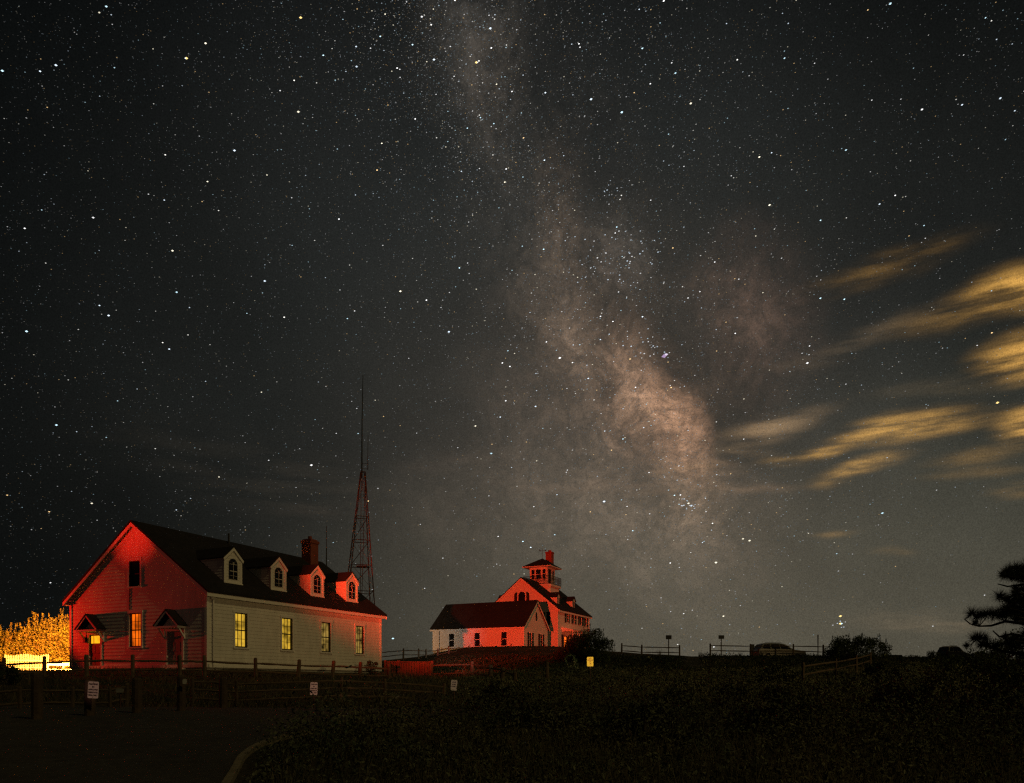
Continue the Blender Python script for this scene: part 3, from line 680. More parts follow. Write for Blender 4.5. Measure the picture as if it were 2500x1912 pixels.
b = MB(); ring = lambda d: [Fs(3.35+.2*math.cos(q), 9.0-ZA+.5*math.sin(q), d) for q in [2*math.pi*k/16 for k in range(16)]]; b.prism(ring(.01), ring(.05)); b.build('oval_window', M_SHUT, an)
b = MB(); b.box(WA-.02, 0, 0, WA, LA, EA); b.prism([(0, LA, 0), (WA, LA, 0), (WA, LA, EA), (WA/2, LA, RA), (0, LA, EA)], [(0, LA-.02, 0), (WA, LA-.02, 0), (WA, LA-.02, EA), (WA/2, LA-.02, RA), (0, LA-.02, EA)]); b.build('wall', M_SHG, an)
b = MB(); b.box(.03, .03, -2, WA-.03, LA-.03, -.005); b.build('foundation', M_CONC, an)
for x, y in ((-.04, -.04), (-.04, LA-.12)): b = MB(); b.box(x, y, 0, x+.16, y+.16, EA-.05); b.build('corner_board', M_TRIM, an)
b = MB(); b.tube([(-.08, LA-.9, 0), (-.08, LA-.9, EA-.1)], .03, 6); b.build('downpipe', M_DARK, an)
# wing roof: ridge along y
sub = MB(); ov = .35; hy = WA/2+ov; zl = EA-ov*slA
def ringA(y, lo, hi, hh): xm = WA/2; return [(xm-hh, y, zl+(hy-hh)*slA+hi), (xm, y, RA+hi), (xm+hh, y, zl+(hy-hh)*slA+hi), (xm+hh, y, zl+(hy-hh)*slA+lo), (xm, y, RA+lo), (xm-hh, y, zl+(hy-hh)*slA+lo)]
sub.prism(ringA(-.25, .06, .17, hy), ringA(LA+.25, .06, .17, hy)); sub.build('roof', M_ROOF, an)
sub = MB(); sub.prism(ringA(-.23, -.14, .056, hy-.01), ringA(-.19, -.14, .056, hy-.01)); sub.prism(ringA(LA+.19, -.14, .056, hy-.01), ringA(LA+.23, -.14, .056, hy-.01))
sub.box(-ov+.02, -.18, zl-.12, -ov+.06, LA+.18, zl+.05); sub.build('roof_trim', M_TRIM, an)

# ------------------------------------------------------------------ radio tower
TY = 66.0; tb = P(884, 1600, TY); tb.z = h(tb.x, tb.y)
tw_ = empty('radio_tower', tb); tag(tw_, 'tall tapering steel lattice radio tower behind the boathouse roof', 'tower')
zt = CZ+(HZ-1153)/FX*TY-tb.z
kk = TY/FX
def leg(u, v, z):   # u,v in +-1 ; half width varies with height; centre drifts slightly
    f = z/zt; hwid = (58*(1-f)+6.5*f)*kk/1.28; cxx = (-12*(1-f)+2*f)*kk
    a = R(20); x = u*hwid; y = v*hwid
    return (cxx+x*math.cos(a)-y*math.sin(a), x*math.sin(a)+y*math.cos(a), z)
cor = [(-1, -1), (1, -1), (1, 1), (-1, 1)]
lv = [0, 2.3, 4.6, 6.9, 9.2, 11.4, 13.5, zt]
lv = [q*zt/zt for q in lv]
for c_ in cor:
    b = MB(); b.tube([leg(*c_, 0), leg(*c_, zt)], [.06, .04], 5); b.build('tower_leg', M_STEEL, tw_)
b = MB()
for i in range(len(lv)-1):
    for k in range(4):
        c0, c1 = cor[k], cor[(k+1) % 4]
        b.tube([leg(*c0, lv[i+1]), leg(*c1, lv[i+1])], .035, 4)
        b.tube([leg(*c0, lv[i]), leg(*c1, lv[i+1])], .018, 3); b.tube([leg(*c1, lv[i]), leg(*c0, lv[i+1])], .018, 3)
b.build('cross_bracing', M_STEEL, tw_)
b = MB()
for s_ in (-.18, .18): b.tube([leg(0, -1, 0)[:1]+(leg(0, -1, 0)[1]+0, 0), (leg(0, -1, zt)[0]+s_, leg(0, -1, zt)[1], zt)], .025, 4)
for k in range(60):
    f = k/60; a0 = np.array(leg(0, -1, 0)); a1 = np.array(leg(0, -1, zt)); p = a0+(a1-a0)*f; b.tube([tuple(p+(-.18*f-.02, 0, 0)), tuple(p+(.18*f+.02, 0, 0))], .012, 3)
b.build('ladder', M_STEEL, tw_)
b = MB(); b.box(-.45, -.35, 9.1, .45, .35, 9.2); b.build('platform', M_STEEL, tw_)
mast = CZ+(HZ-916)/FX*TY-tb.z
b = MB(); b.tube([(-.02, 0, zt-.5), (0, 0, zt+4.5), (.08, 0, mast)], [.07, .05, .03], 6); b.build('mast', M_DKST, tw_)
b = MB(); x = (898-884)*kk; b.tube([(x, 0, zt+.2), (x, 0, zt+1.4)], .035, 5); b.tube([(x, 0, zt+1.4), (x+.02, 0, CZ+(HZ-1062)/FX*TY-tb.z)], .025, 5); b.tube([(0, 0, zt+.75), (x, 0, zt+.75)], .02, 4); b.tube([(0, 0, zt+.3), (x, 0, zt+.3)], .02, 4); b.build('whip_aerial', M_STEEL, tw_)
# thin aerial pole
p = P(797, 1600, 60); p.z = h(p.x, p.y); ap = empty('aerial_pole', p); tag(ap, 'thin aerial pole standing behind the ridge end of the long building', 'aerial')
z1 = CZ+(HZ-1337)/FX*60-p.z; z2 = CZ+(HZ-1284)/FX*60-p.z
b = MB(); b.tube([(0, 0, 0), (0, 0, z1)], .045, 6); b.build('pole', M_DKST, ap); b = MB(); b.tube([(0, 0, z1), (0, 0, z2)], .025, 5); b.build('rod', M_STEEL, ap)

# ------------------------------------------------------------------ fences
def rail_pts(a, b_, sag=.03, n=6):
    a, b_ = Vector(a), Vector(b_); out = []
    ph = rnd.uniform(0, 6)
    for k in range(n+1):
        t = k/n; p = a.lerp(b_, t); p.z += math.sin(t*math.pi)*rnd.uniform(-sag, sag)*.4+math.sin(t*4+ph)*.012; out.append(p)
    return out
def fence(label, posts, rails, rpost=.075, rrail=.05, ext=None, missing=(), name='split_rail_fence', m=M_WOOD, cat='fence', group=None):
    """posts: list of (x,y,ztop[,lean]) world; rails: heights below the post top"""
    o = Vector((posts[0][0], posts[0][1], h(posts[0][0], posts[0][1]))); root = empty(name, o); tag(root, label, cat, group)
    tops = []
    for q in posts:
        x, y, z = q[:3]; zb = h(x, y)-.3; ln = q[3] if len(q) > 3 else rnd.uniform(-.02, .02)
        b = MB(); r = rpost*rnd.uniform(.9, 1.1)
        H_ = z-zb
        b.tube([Vector((x-ln*H_, y, zb))-o, Vector((x-ln*H_*.4, y, zb+H_*.6))-o, Vector((x, y, z-.05))-o, Vector((x, y, z))-o], [r*1.05, r, r*.95, r*.6], 7, .1)
        b.build('post', m, root); tops.append(Vector((x, y, z)))
    for i in range(len(tops)-1):
        if i in missing: continue
        for rr_ in rails:
            a = tops[i]-Vector((0, 0, rr_))-o; c_ = tops[i+1]-Vector((0, 0, rr_))-o
            b = MB(); n = 6; rs = [rrail*(.6 if k in (0, n) else rnd.uniform(.85, 1.1)) for k in range(n+1)]
            b.tube(rail_pts(a, c_), rs, 6, .12); b.build('rail', m, root)
    return root
def pp(px, py, Y, lean=None):
    v = P(px, py, Y); return (v.x, v.y, v.z) if lean is None else (v.x, v.y, v.z, lean)
fence('two rail wooden fence running along the bank in front of the white clapboard building',
      [pp(-60, 1600, 31), pp(10, 1606, 32.5), pp(108, 1602, 33.5), pp(211, 1598, 34), pp(324, 1598, 34.5), pp(438, 1599, 35), pp(499, 1600, 35.5), pp(624, 1606, 36.5), pp(731, 1610, 37.5, .06), pp(815, 1613, 38.5, .09), pp(881, 1616, 39.5, .06), pp(949, 1620, 41)],
      [.30, .70], .095, .055)
fence('three rail fence low in the dark beside the road, behind the second white notice',
      [pp(470, 1652, 25, 0), pp(577, 1660, 26), pp(835, 1652, 28.5), pp(940, 1657, 29.5), pp(1085, 1668, 31)], [.16, .42, .72], .06, .045)
fence('short weathered posts and rails running down into the scrub right of the low enclosure',
      [pp(1052, 1618, 50), pp(1153, 1615, 50), pp(1198, 1623, 47), pp(1227, 1629, 44), pp(1257, 1640, 41)], [.2, .75], .13, .05)
fence('lone weathered post in the scrub left of the yellow sign', [pp(1336, 1616, 45)], [], .11, name='wooden_post', cat='post')
fence('wooden rail fence crossing in front of the pale end of the low wing',
      [pp(930, 1588, 72), pp(985, 1583, 72), pp(1022, 1583, 72), pp(1040, 1584, 72), pp(1069, 1583, 72), pp(1095.5, 1577, 73), pp(1145, 1576, 76), pp(1176, 1574, 77), pp(1248, 1573, 77.5), pp(1330, 1573, 78.5)], [.22, .62], .08, .05, missing=(6, 7, 8))
fence('two rail fence on the skyline left of the gap in the bank',
      [pp(1518, 1570, 73), pp(1567, 1574, 73.5), pp(1610, 1586, 73.5), pp(1659, 1575, 73.5)][:2]+[pp(1659, 1575, 73.5)], [.25, .75], .085, .055)
fence('two rail fence on the skyline passing in front of the parked car',
      [pp(1734, 1571, 71.5), pp(1832, 1572, 71.5), pp(1937, 1572, 71.5), pp(2010, 1574, 72), pp(2085, 1574, 73)], [.22, .70], .09, .055)
fence('curving two rail fence climbing the dark slope below the parked car',
      [pp(1961, 1617, 38), pp(2041, 1608, 44), pp(2091, 1600, 49), pp(2125, 1592, 53)], [.2, .62], .07, .05)
fence('wooden rail fence low at the far left behind the first bollard',
      [pp(-20, 1680, 21), pp(48, 1676, 21.5), pp(178, 1676, 22.5), pp(268, 1676, 23), pp(310, 1668, 23.5)], [.12, .5], .06, .045)
# skyline fragments far right
for a0, a1 in ((2226, 2246), (2254, 2278)):
    fence('tiny low rail barrier on the skyline far right, %s' % ('nearer the scrub' if a0 == 2226 else 'nearer the pine'), [pp(a0, 1602, 79), pp(a1, 1602.5, 79)], [.04], .05, .03, name='low_barrier', cat='barrier', group='low barriers on the skyline')
# picket fence and white boards, left
x0 = PX(12, 51.5); x1 = PX(118, 52.5); root = empty('picket_fence', (x0, 51.5, h(x0, 51.5))); tag(root, 'white picket fence in front of the brightly lit shrubs', 'fence')
n = 27
for k in range(n):
    x = x0+(x1-x0)*k/(n-1); y = 51.5+k/(n-1); zz = h(x, y); zt_ = CZ+(HZ-1598-2*math.sin(k*.4))/FX*y-zz
    b = MB(); b.prism([(x-x0-.027, y-51.5, zz-root.location.z), (x-x0+.027, y-51.5, zz-root.location.z), (x-x0+.027, y-51.5, zz-root.location.z+zt_-.06), (x-x0, y-51.5, zz-root.location.z+zt_), (x-x0-.027, y-51.5, zz-root.location.z+zt_-.06)],
                      [(x-x0-.027, y-51.48, zz-root.location.z), (x-x0+.027, y-51.48, zz-root.location.z), (x-x0+.027, y-51.48, zz-root.location.z+zt_-.06), (x-x0, y-51.48, zz-root.location.z+zt_), (x-x0-.027, y-51.48, zz-root.location.z+zt_-.06)])
    b.build('picket', M_TRIM, root)
for zz in (.25, .75): b = MB(); b.prism([(0, .025, zz), (0, .06, zz), (0, .06, zz+.07), (0, .025, zz+.07)], [(x1-x0, 1.025, zz), (x1-x0, 1.06, zz), (x1-x0, 1.06, zz+.07), (x1-x0, 1.025, zz+.07)]); b.build('rail', M_TRIM, root)
x0 = PX(114, 49); x1 = PX(190, 50.5); z_ = h(x0, 49); root = empty('board_fence', (x0, 49, z_)); tag(root, 'low white two board fence glaring beside the corner of the white building', 'fence')
for pya, pyb in ((1616, 1625), (1633, 1637)):
    za = CZ+(HZ-pyb)/FX*49-z_; zb = CZ+(HZ-pya)/FX*49-z_; b = MB(); b.prism([(0, 0, za), (0, .04, za), (0, .04, zb), (0, 0, zb)], [(x1-x0, 1.5, za), (x1-x0, 1.54, za), (x1-x0, 1.54, zb), (x1-x0, 1.5, zb)]); b.build('board', M_TRIM, root)
for k in (0, .5, 1): b = MB(); b.box((x1-x0)*k-.05, 1.5*k+.045, -.3, (x1-x0)*k+.05, 1.5*k+.14, CZ+(HZ-1616)/FX*49-z_); b.build('post', M_TRIM, root)

# ------------------------------------------------------------------ bollards, notices, signs
def text(parent, lines, w_, top, step, size, m, y=-.012, names='lettering'):
    for i, (s, sz) in enumerate(lines):
        if not s: continue
        c = bpy.data.curves.new(names, 'FONT'); c.body = s; c.size = sz; c.align_x = 'CENTER'; c.extrude = .001; c.offset = .0025; c.materials.append(m)
        o = bpy.data.objects.new(names, c); col.objects.link(o); o.parent = parent; o.location = (0, y, top-i*step); o.rotation_euler = (R(90), 0, 0)
        bpy.context.view_layer.update()
        wx = o.dimensions.x
        me = bpy.data.meshes.new_from_object(o.evaluated_get(bpy.context.evaluated_depsgraph_get()))
        n_o = bpy.data.objects.new(names, me); col.objects.link(n_o); n_o.parent = parent; n_o.location = o.location; n_o.rotation_euler = o.rotation_euler
        if wx > w_*.9: n_o.scale[0] = w_*.9/wx
        bpy.data.objects.remove(o)
NOTICE = [('PARKING', .052), ('IN', .052), ('APPROVED', .052), ('DESIGNATED', .052), ('AREA ONLY', .052)]
bl = [(91, 1642, 17, .125, 'stout timber bollard nearest the left, tallest in the row, no notice'), (219, 1660, 18, .12, 'stout timber bollard carrying a large white printed notice'),
      (335, 1655, 19, .115, 'stout timber bollard between the notice bollard and the one with a small white tag'), (443, 1648, 20, .11, 'stout timber bollard with a small blank white tag near its top'),
      (545, 1652, 23, .12, 'timber bollard at the start of the three rail fence')]
bmesh0 = None
for px, py, Y, r, lab in bl:
    t = P(px, py, Y); zb = h(t.x, t.y); root = empty('timber_bollard', (t.x, t.y, zb)); tag(root, lab, 'bollard', 'timber bollards along the road edge')
    hh = t.z-zb; b = MB(); b.tube([(0, 0, -.3), (0, 0, hh*.5), (0, 0, hh-.05), (0, 0, hh)], [r*1.02, r, r*.97, r*.8], 10, .05); b.build('post', M_WOODB, root)
def notice(px0, px1, py0, py1, Y, label, lines, m, ink, group=None, stake=True, rz=0, tilt=0, name='notice_sign', tall=0, ls=.2):
    a = P((px0+px1)/2, (py0+py1)/2, Y); zb = h(a.x, a.y); root = empty(name, (a.x, a.y, zb), rz); tag(root, label, 'sign', group)
    w_ = (px1-px0)/FX*Y; hh = (py1-py0)/FX*Y; zc = a.z-zb
    b = MB(); c = .02
    ring = lambda y: [(-w_/2+c, y, -hh/2), (w_/2-c, y, -hh/2), (w_/2, y, -hh/2+c), (w_/2, y, hh/2-c), (w_/2-c, y, hh/2), (-w_/2+c, y, hh/2), (-w_/2, y, hh/2-c), (-w_/2, y, -hh/2+c)]
    b.prism(ring(-.01), ring(0)); f = b.build('sign_face', m, root); f.location = (0, 0, zc); f.rotation_euler = (0, tilt, 0)
    n_ = len(lines)
    if n_: text(f, lines, w_, hh/2-hh*ls, hh*.165 if n_ > 4 else hh*.2, 0, ink)
    if n_:
        k = MB()
        for z in (hh/2-.03, -hh/2+.03): k.tube([(0, -.02, z), (0, -.008, z)], .008, 6)
        k.build('bolt', M_DKST, f)
    if stake: b = MB(); b.tube([(0, .03, -.3), (0, .03, zc+hh/2*tall)], .022, 6); b.build('stake', M_STEEL, root)
    return root
notice(215, 241, 1664, 1705, 17.75, 'large white printed notice fixed to the second timber bollard', NOTICE, M_SIGNW, M_INK, 'white parking notices', False, 0, R(3))
notice(446, 456, 1658, 1670, 19.8, 'small blank white tag on the fourth timber bollard', [], M_SIGNW, M_INK, None, False, name='small_tag')
notice(757.5, 775, 1666, 1697, 24, 'white printed notice on a thin stake in front of the three rail fence', NOTICE, M_SIGNW, M_INK, 'white parking notices', True, R(4), R(2), tall=1.2)
notice(1101, 1116, 1660, 1686, 28, 'white notice half hidden by leaves at the edge of the scrub', [('ONE', .07), ('WAY', .07), ('ONLY', .07)], M_SIGNW, M_INK, None, True, 0, R(4), ls=.28)
notice(283, 302, 1681, 1691, 22.5, 'dull blank plate low between the second and third bollards', [], M_CONC, M_INK, None, True, name='blank_plate')
notice(1433, 1448.5, 1604, 1627, 37, 'bright yellow no parking sign in front of the big dark shrub', [('NO', .09), ('PARKING', .075), ('ANY', .06), ('TIME', .05), ('<--->', .07)], M_SIGNY, M_INKR, None, True, R(0), 0, name='no_parking_sign', ls=.23)
def skysign(px0, px1, py0, py1, Y, label, name='blank_board_sign', pole=.05):
    a = P((px0+px1)/2, (py0+py1)/2, Y); zb = h(a.x, a.y); root = empty(name, (a.x, a.y, zb)); tag(root, label, 'sign', 'signs on the skyline')
    w_ = (px1-px0)/FX*Y; hh = (py1-py0)/FX*Y; zc = a.z-zb
    b = MB(); b.box(-w_/2, -.02, zc-hh/2, w_/2, 0, zc+hh/2); b.build('sign_face', M_DKST, root)
    b = MB(); b.tube([(0, .03, -.3), (0, .03, zc+hh/2-.01)], pole, 6); b.build('post', M_WOOD, root)
skysign(1625.5, 1639.5, 1551, 1561, 72.5, 'dark rectangular sign on a post rising above the fence left of the gap')
skysign(1754, 1768, 1551, 1560, 71, 'dark rectangular sign on a post rising above the fence right of the gap')
skysign(1833, 1841.5, 1573, 1587, 70.8, 'small upright dark sign on the fence post left of the parked car')
skysign(1493, 1496, 1561, 1571, 73, 'narrow dark marker post beside the big shrub on the skyline', 'marker_post', .035)
p = P(1997, 1550, 71); zb = h(p.x, p.y); b = MB(); b.tube([(0, 0, -.3), (0, 0, (p.z-zb)*.5), (0, 0, p.z-zb)], [.05, .045, .06], 6); root = empty('tall_post', (p.x, p.y, zb)); b.build('post', M_WOOD, root); tag(root, 'tall thin post between the parked car and the round scrub', 'post')
# board enclosure lit red
p0 = P(941, 1650, 50); p1 = P(1056, 1650, 51); zb = h(p0.x, p0.y); root = empty('board_enclosure', (p0.x, p0.y, zb)); tag(root, 'low reddish board enclosure right of the white building', 'enclosure')
L_ = p1.x-p0.x; tp = CZ+(HZ-1616)/FX*50-zb
b = MB()
for k in range(18): xa = L_*k/18; b.box(xa+.01, 0+k*.05, -.4, xa+L_/18-.01, .03+k*.05, tp-rnd.uniform(0, .03))
b.build('boards', M_CAB, root)
for k in (0, .28, 1): b = MB(); b.box(L_*k-.07, -.12+.9*k, -.4, L_*k+.07, -.005+.9*k, tp+.1); b.build('post', M_CAB, root)
b = MB(); b.prism([(0, -.04, tp-.0), (0, .1, tp), (0, .1, tp+.05), (0, -.04, tp+.05)], [(L_, .86, tp), (L_, 1.0, tp), (L_, 1.0, tp+.05), (L_, .86, tp+.05)]); b.build('cap_rail', M_CAB, root)

# ------------------------------------------------------------------ vehicles
def car(name, label, px0, px1, pytop, Y, body_m, z0=None, flip=False):
    xa, xb = PX(px0, Y), PX(px1, Y); L = xb-xa; zt_ = CZ+(HZ-pytop)/FX*Y; Ht = 1.7; zb = zt_-Ht
    root = empty(name, ((xa+xb)/2, Y, zb), R(6)); tag(root, label, 'car')
    s = L/2; fl = -1 if flip else 1
    prof = [(-1, .45), (-1, .95), (-.93, 1.12), (.25, 1.08), (.50, 1.05), (.88, .92), (.99, .78), (1, .42), (.9, .28), (-.9, .28)]
    wd = .92
    b = MB(); b.prism([(x*s*fl, -wd, z) for x, z in prof], [(x*s*fl, wd, z) for x, z in prof]); b.build('body', body_m, root)
    top = [(-.93, 1.11, 1), (-.80, 1.62, .80), (-.55, 1.70, .78), (-.1, 1.68, .78), (.14, 1.58, .8), (.47, 1.06, 1)]
    b = MB(); b.prism([(x*s*fl, -wd*k+.0, z) for x, z, k in top], [(x*s*fl, wd*k, z) for x, z, k in top]); ca = b.build('cabin', body_m, root)
    for sg in (-1, 1):
        g_ = MB()
        for seg in ([(-.84, 1.15, .99), (-.76, 1.55, .84), (-.52, 1.58, .83), (-.50, 1.14, .99)], [(-.46, 1.14, .99), (-.46, 1.58, .83), (-.12, 1.57, .83), (-.10, 1.13, .99)], [(-.06, 1.13, .99), (-.08, 1.57, .83), (.1, 1.5, .85), (.36, 1.12, .99)]):
            g_.add([(x*s*fl, sg*(wd*k+.01), z) for x, z, k in seg], [(0, 1, 2, 3)])
        g_.build('window', M_GLASS, ca)
    rk = MB()
    for sg in (-1, 1): rk.tube([(-.7*s*fl, sg*.62, 1.74), (.0, sg*.62, 1.74)], .02, 5)
    rk.build('roof_rail', M_DKST, ca)
    for x in (-.62, .62):
        for sg in (-1, 1):
            wv = MB(); wv.tube([(x*s*fl, sg*.7, .33), (x*s*fl, sg*.94, .33)], .34, 16); wo_ = wv.build('wheel', M_TYRE, root)
            rm = MB(); rm.tube([(x*s*fl, sg*.94, .33), (x*s*fl, sg*.955, .33)], .2, 12); rm.build('rim', M_CARB, wo_)
    for sg in (-1, 1): hl = MB(); hl.box(min(.95*s*fl, 1.003*s*fl), sg*.6-.15, .7, max(.95*s*fl, 1.003*s*fl), sg*.6+.15, .84); hl.build('headlight', M_BLIND, root)
    for sg in (-1, 1): hl = MB(); hl.box(min(-1.004*s*fl, -.97*s*fl), sg*.75-.1, .85, max(-1.004*s*fl, -.97*s*fl), sg*.75+.1, 1.1); hl.build('tail_light', M_INKR, root)
    return root
car('parked_estate_car', 'silver grey estate car parked behind the skyline fence, facing right', 1841, 1960, 1571, 74.5, M_CARB)
car('parked_dark_car', 'dark car whose roof shows above the scrub left of the pine', 2298, 2356, 1578, 79, M_CARD)
p0 = P(2171, 1599, 79); zb = h(p0.x, p0.y); b = MB(); ww = 30/FX*79; zz = p0.z-zb; b.box(0, 0, -.3, ww, .9, zz-.06); b.box(-.03, -.03, zz-.06, ww+.03, .93, zz); root = b.build('low_utility_box', M_DKST); root.location = (p0.x, p0.y, zb); tag(root, 'low dark utility box on the skyline right of the round scrub', 'box')

# ------------------------------------------------------------------ vegetation
def leaves(centers, size, aspect=.5, flat=0):
    n = len(centers); s = np.broadcast_to(np.asarray(size, float), (n,))[:, None]
    a = rng.normal(size=(n, 3)); a /= np.linalg.norm(a, axis=1, keepdims=True)
    c_ = rng.normal(size=(n, 3)); b_ = np.cross(a, c_); b_ /= np.linalg.norm(b_, axis=1, keepdims=True)
    a = a*s; b_ = b_*s*aspect
    return np.stack([centers-a, centers-b_, centers+a, centers+b_], 1)
def ball(n, c, r):
    v = rng.normal(size=(n, 3)); v /= np.linalg.norm(v, axis=1, keepdims=True); return np.array(c)+v*np.array(r)*rng.uniform(.45, 1, (n, 1))**.6
def shrub(name, label, cx, cy, rx, ry, hgt, nclump, per, lsize, m, cat='shrub', group=None, spikes=0, asp=.45, prof=None, zoff=0):
    zb = h(cx, cy)+zoff; root = empty(name, (cx, cy, zb)); tag(root, label, cat, group)
    V = []; br = MB()
    for k in range(nclump):
        a = rnd.uniform(0, 2*math.pi); q = rnd.uniform(0, 1)**.5; x = math.cos(a)*q*rx; y = math.sin(a)*q*ry
        top = hgt*(prof(x/rx) if prof else (1-.55*q**2))*rnd.uniform(.82, 1.05); z = top*rnd.uniform(.1, .95)
        cr = hgt*rnd.uniform(.10, .2); 
        V.append(leaves(ball(per, (x, y, z), (cr*1.1, cr*1.1, cr)), lsize*rng.uniform(.6, 1.3, per), asp))
        if k % 3 == 0: br.tube([(x*.2, y*.2, -.2), (x*.6, y*.6, z*.5), (x, y, z)], [.035, .022, .01], 4)
    for k in range(spikes):
        a = rnd.uniform(0, 2*math.pi); q = rnd.uniform(0, 1)**.5; x = math.cos(a)*q*rx; y = math.sin(a)*q*ry
        top = hgt*(prof(x/rx) if prof else (1-.5*q**2))*rnd.uniform(.98, 1.22); b0 = top*.45; ln = rnd.uniform(-.08, .08)
        t = rng.uniform(0, 1, 90)[:, None]; p0 = np.array((x, y, b0)); p1 = np.array((x+ln*top, y, top))
        V.append(leaves(p0+(p1-p0)*t+rng.normal(size=(90, 3))*(.13*(1.05-t)), lsize*rng.uniform(.5, 1, 90), asp))
        br.tube([tuple(p0), tuple(p1)], [.02, .006], 4)
    quads('foliage', np.concatenate(V), m, root); br.build('branches', M_BARK, root)
    return root
# lit hedge on the left: four shrubs, rising towards the building
for i, (px, Y, rx, hgt, lab) in enumerate([(-30, 55, 2.3, 2.9, 'lit shrub at the left edge of the picture, lowest of the glowing four'), (42, 55.3, 1.9, 3.3, 'glowing golden shrub behind the left half of the picket fence'),
                                      (98, 55.6, 1.8, 3.9, 'glowing golden shrub with tall spikes behind the right end of the picket fence'), (152, 55.9, 1.7, 4.4, 'tallest glowing shrub, beside the corner of the white building')]):
    shrub('lit_shrub', lab, PX(px, Y), Y, rx, 1.6, hgt, 72, 150, .095, L_HEDGE, 'shrub', 'shrubs lit gold behind the picket fence', spikes=44)
shrub('dark_shrub', 'dark shrub at the far left edge in front of the picket fence', PX(-6, 30), 30, .75, .7, 1.15, 30, 90, .05, L_DARK)
shrub('dark_shrub', 'small dark shrub at the far right corner of the clapboard wall', PX(908, 46), 46, .32, .35, 1.0, 18, 80, .045, L_DARK, prof=lambda u: 1)
shrub('large_shrub', 'big dark rounded shrub in front of the lookout station', PX(1438, 60), 60, 1.75, 1.5, 2.75, 90, 120, .075, L_DARK, spikes=14, prof=lambda u: 1-.35*u*u-.0*u)
shrub('large_shrub', 'low dark shrub trailing left from the big rounded one below the porch', PX(1392, 61), 61, 1.2, 1.2, 1.75, 45, 100, .07, L_DARK, spikes=8)
shrub('round_scrub', 'wide domed thicket on the skyline right of the parked car', PX(2092, 62), 62, 2.75, 1.6, 2.15, 110, 120, .07, L_DARK, 'shrub', spikes=10, prof=lambda u: 1-.45*u*u)
shrub('dark_shrub', 'small spiky bush on the skyline just left of the dark car', PX(2278, 55), 55, .6, .6, 1.3, 20, 70, .06, L_DARK, spikes=6)
shrub('dark_shrub', 'broad dark thicket under the pine in front of the dark car', PX(2385, 40), 40, 1.9, 1.5, 2.25, 90, 110, .06, L_DARK, spikes=6, prof=lambda u: .82+.3*u)
shrub('dark_shrub', 'dark bushy mass rising at the right edge beneath the pine boughs', PX(2480, 26), 26, 1.5, 1.3, 2.75, 110, 120, .05, L_DARK, spikes=4, prof=lambda u: .8+.3*u)
for px, py, Y, hgt, lab in ((1708, 1592, 72, .62, 'tuft of tall grass in the gap of the skyline bank'), (1610, 1588, 71, .8, 'small weed clump under the left skyline fence'), (1808, 1590, 70.5, .5, 'thin weed under the right skyline fence'), (1498, 1583, 72, .8, 'weedy tuft just right of the big rounded shrub')):
    x = PX(px, Y); zb = h(x, Y); V = []
    for k in range(26):
        a = rnd.uniform(0, 6.28); d = rnd.uniform(.05, .35); t = rnd.uniform(.5, 1.1)*hgt
        V += [[(-.012+math.cos(a)*.05, math.sin(a)*.05, -.1), (.012+math.cos(a)*.05, math.sin(a)*.05, -.1), (math.cos(a)*d, math.sin(a)*d, t)]]
    o = quads('grass_tuft', np.array(V), L_GRASS, tri=True); o.location = (x, Y, zb); tag(o, lab, 'grass tuft', 'tufts on the skyline')

# pine at the right
PY_ = 18.0; tx = PX(2640, PY_); zb = h(tx, PY_); pine = empty('pine_tree', (tx, PY_, zb)); tag(pine, 'pine tree reaching in from the right edge with needle tufts on its boughs', 'tree')
o = Vector((tx, PY_, zb)); tr = MB(); tr.tube([(0, 0, -.3), (.08, .05, 1.6), (-.05, .1, 3.2), (.05, 0, 5.2)], [.17, .14, .1, .03], 10, .06); tr.build('trunk', M_BARK, pine)
V = []; bb = MB()
def tuft(p, r, n=120, d=None):
    p = np.array(p); v = rng.normal(size=(n, 3)); v /= np.linalg.norm(v, axis=1, keepdims=True)
    if d is not None: v = v+np.array(d)*.7; v /= np.linalg.norm(v, axis=1, keepdims=True)
    L = r*rng.uniform(.75, 1.1, (n, 1)); sd_ = np.cross(v, rng.normal(size=(n, 3))); sd_ /= np.linalg.norm(sd_, axis=1, keepdims=True)
    V.append(np.stack([p-sd_*.0055, p+sd_*.0055, p+v*L], 1))
def bough(pts, tufts):
    pts3 = [Vector(P(x, y, PY_+dz))-o for x, y, dz in pts]; bb.tube(pts3, [.05-.038*i/(len(pts3)-1) for i in range(len(pts3))], 6, .1)
    for x, y, r, dz in tufts:
        p = Vector(P(x, y, PY_+dz))-o; tuft(p, 1.3*r/FX*PY_, 190, (0, 0, .5))
        q = min(pts3, key=lambda s: (s-p).length); bb.tube([q, q.lerp(p, .5)+Vector((0, 0, -.02)), p], [.012, .009, .006], 4)
bough([(2640, 1500, 0), (2560, 1530, 0), (2500, 1523, 0), (2455, 1517, 0), (2420, 1528, .05), (2390, 1529, 0), (2368, 1523, 0), (2355, 1512, 0)],
      [(2373, 1499, 21, 0), (2385, 1507, 16, .1), (2398, 1503, 22, 0), (2412, 1500, 24, -.1), (2428, 1502, 24, .1), (2442, 1504, 24, 0), (2458, 1500, 26, -.1), (2474, 1498, 27, .1), (2490, 1496, 28, 0), (2505, 1502, 26, 0), (2380, 1522, 10, 0), (2450, 1492, 20, .2), (2480, 1484, 22, .2)])
bough([(2640, 1440, 0), (2560, 1445, 0), (2510, 1450, 0), (2480, 1452, 0), (2455, 1460, 0), (2440, 1458, 0)],
      [(2440, 1457, 20, 0), (2452, 1462, 15, .1), (2468, 1470, 18, 0), (2486, 1462, 18, .1), (2500, 1470, 20, 0), (2495, 1440, 18, 0), (2478, 1448, 12, 0), (2505, 1480, 22, 0)])
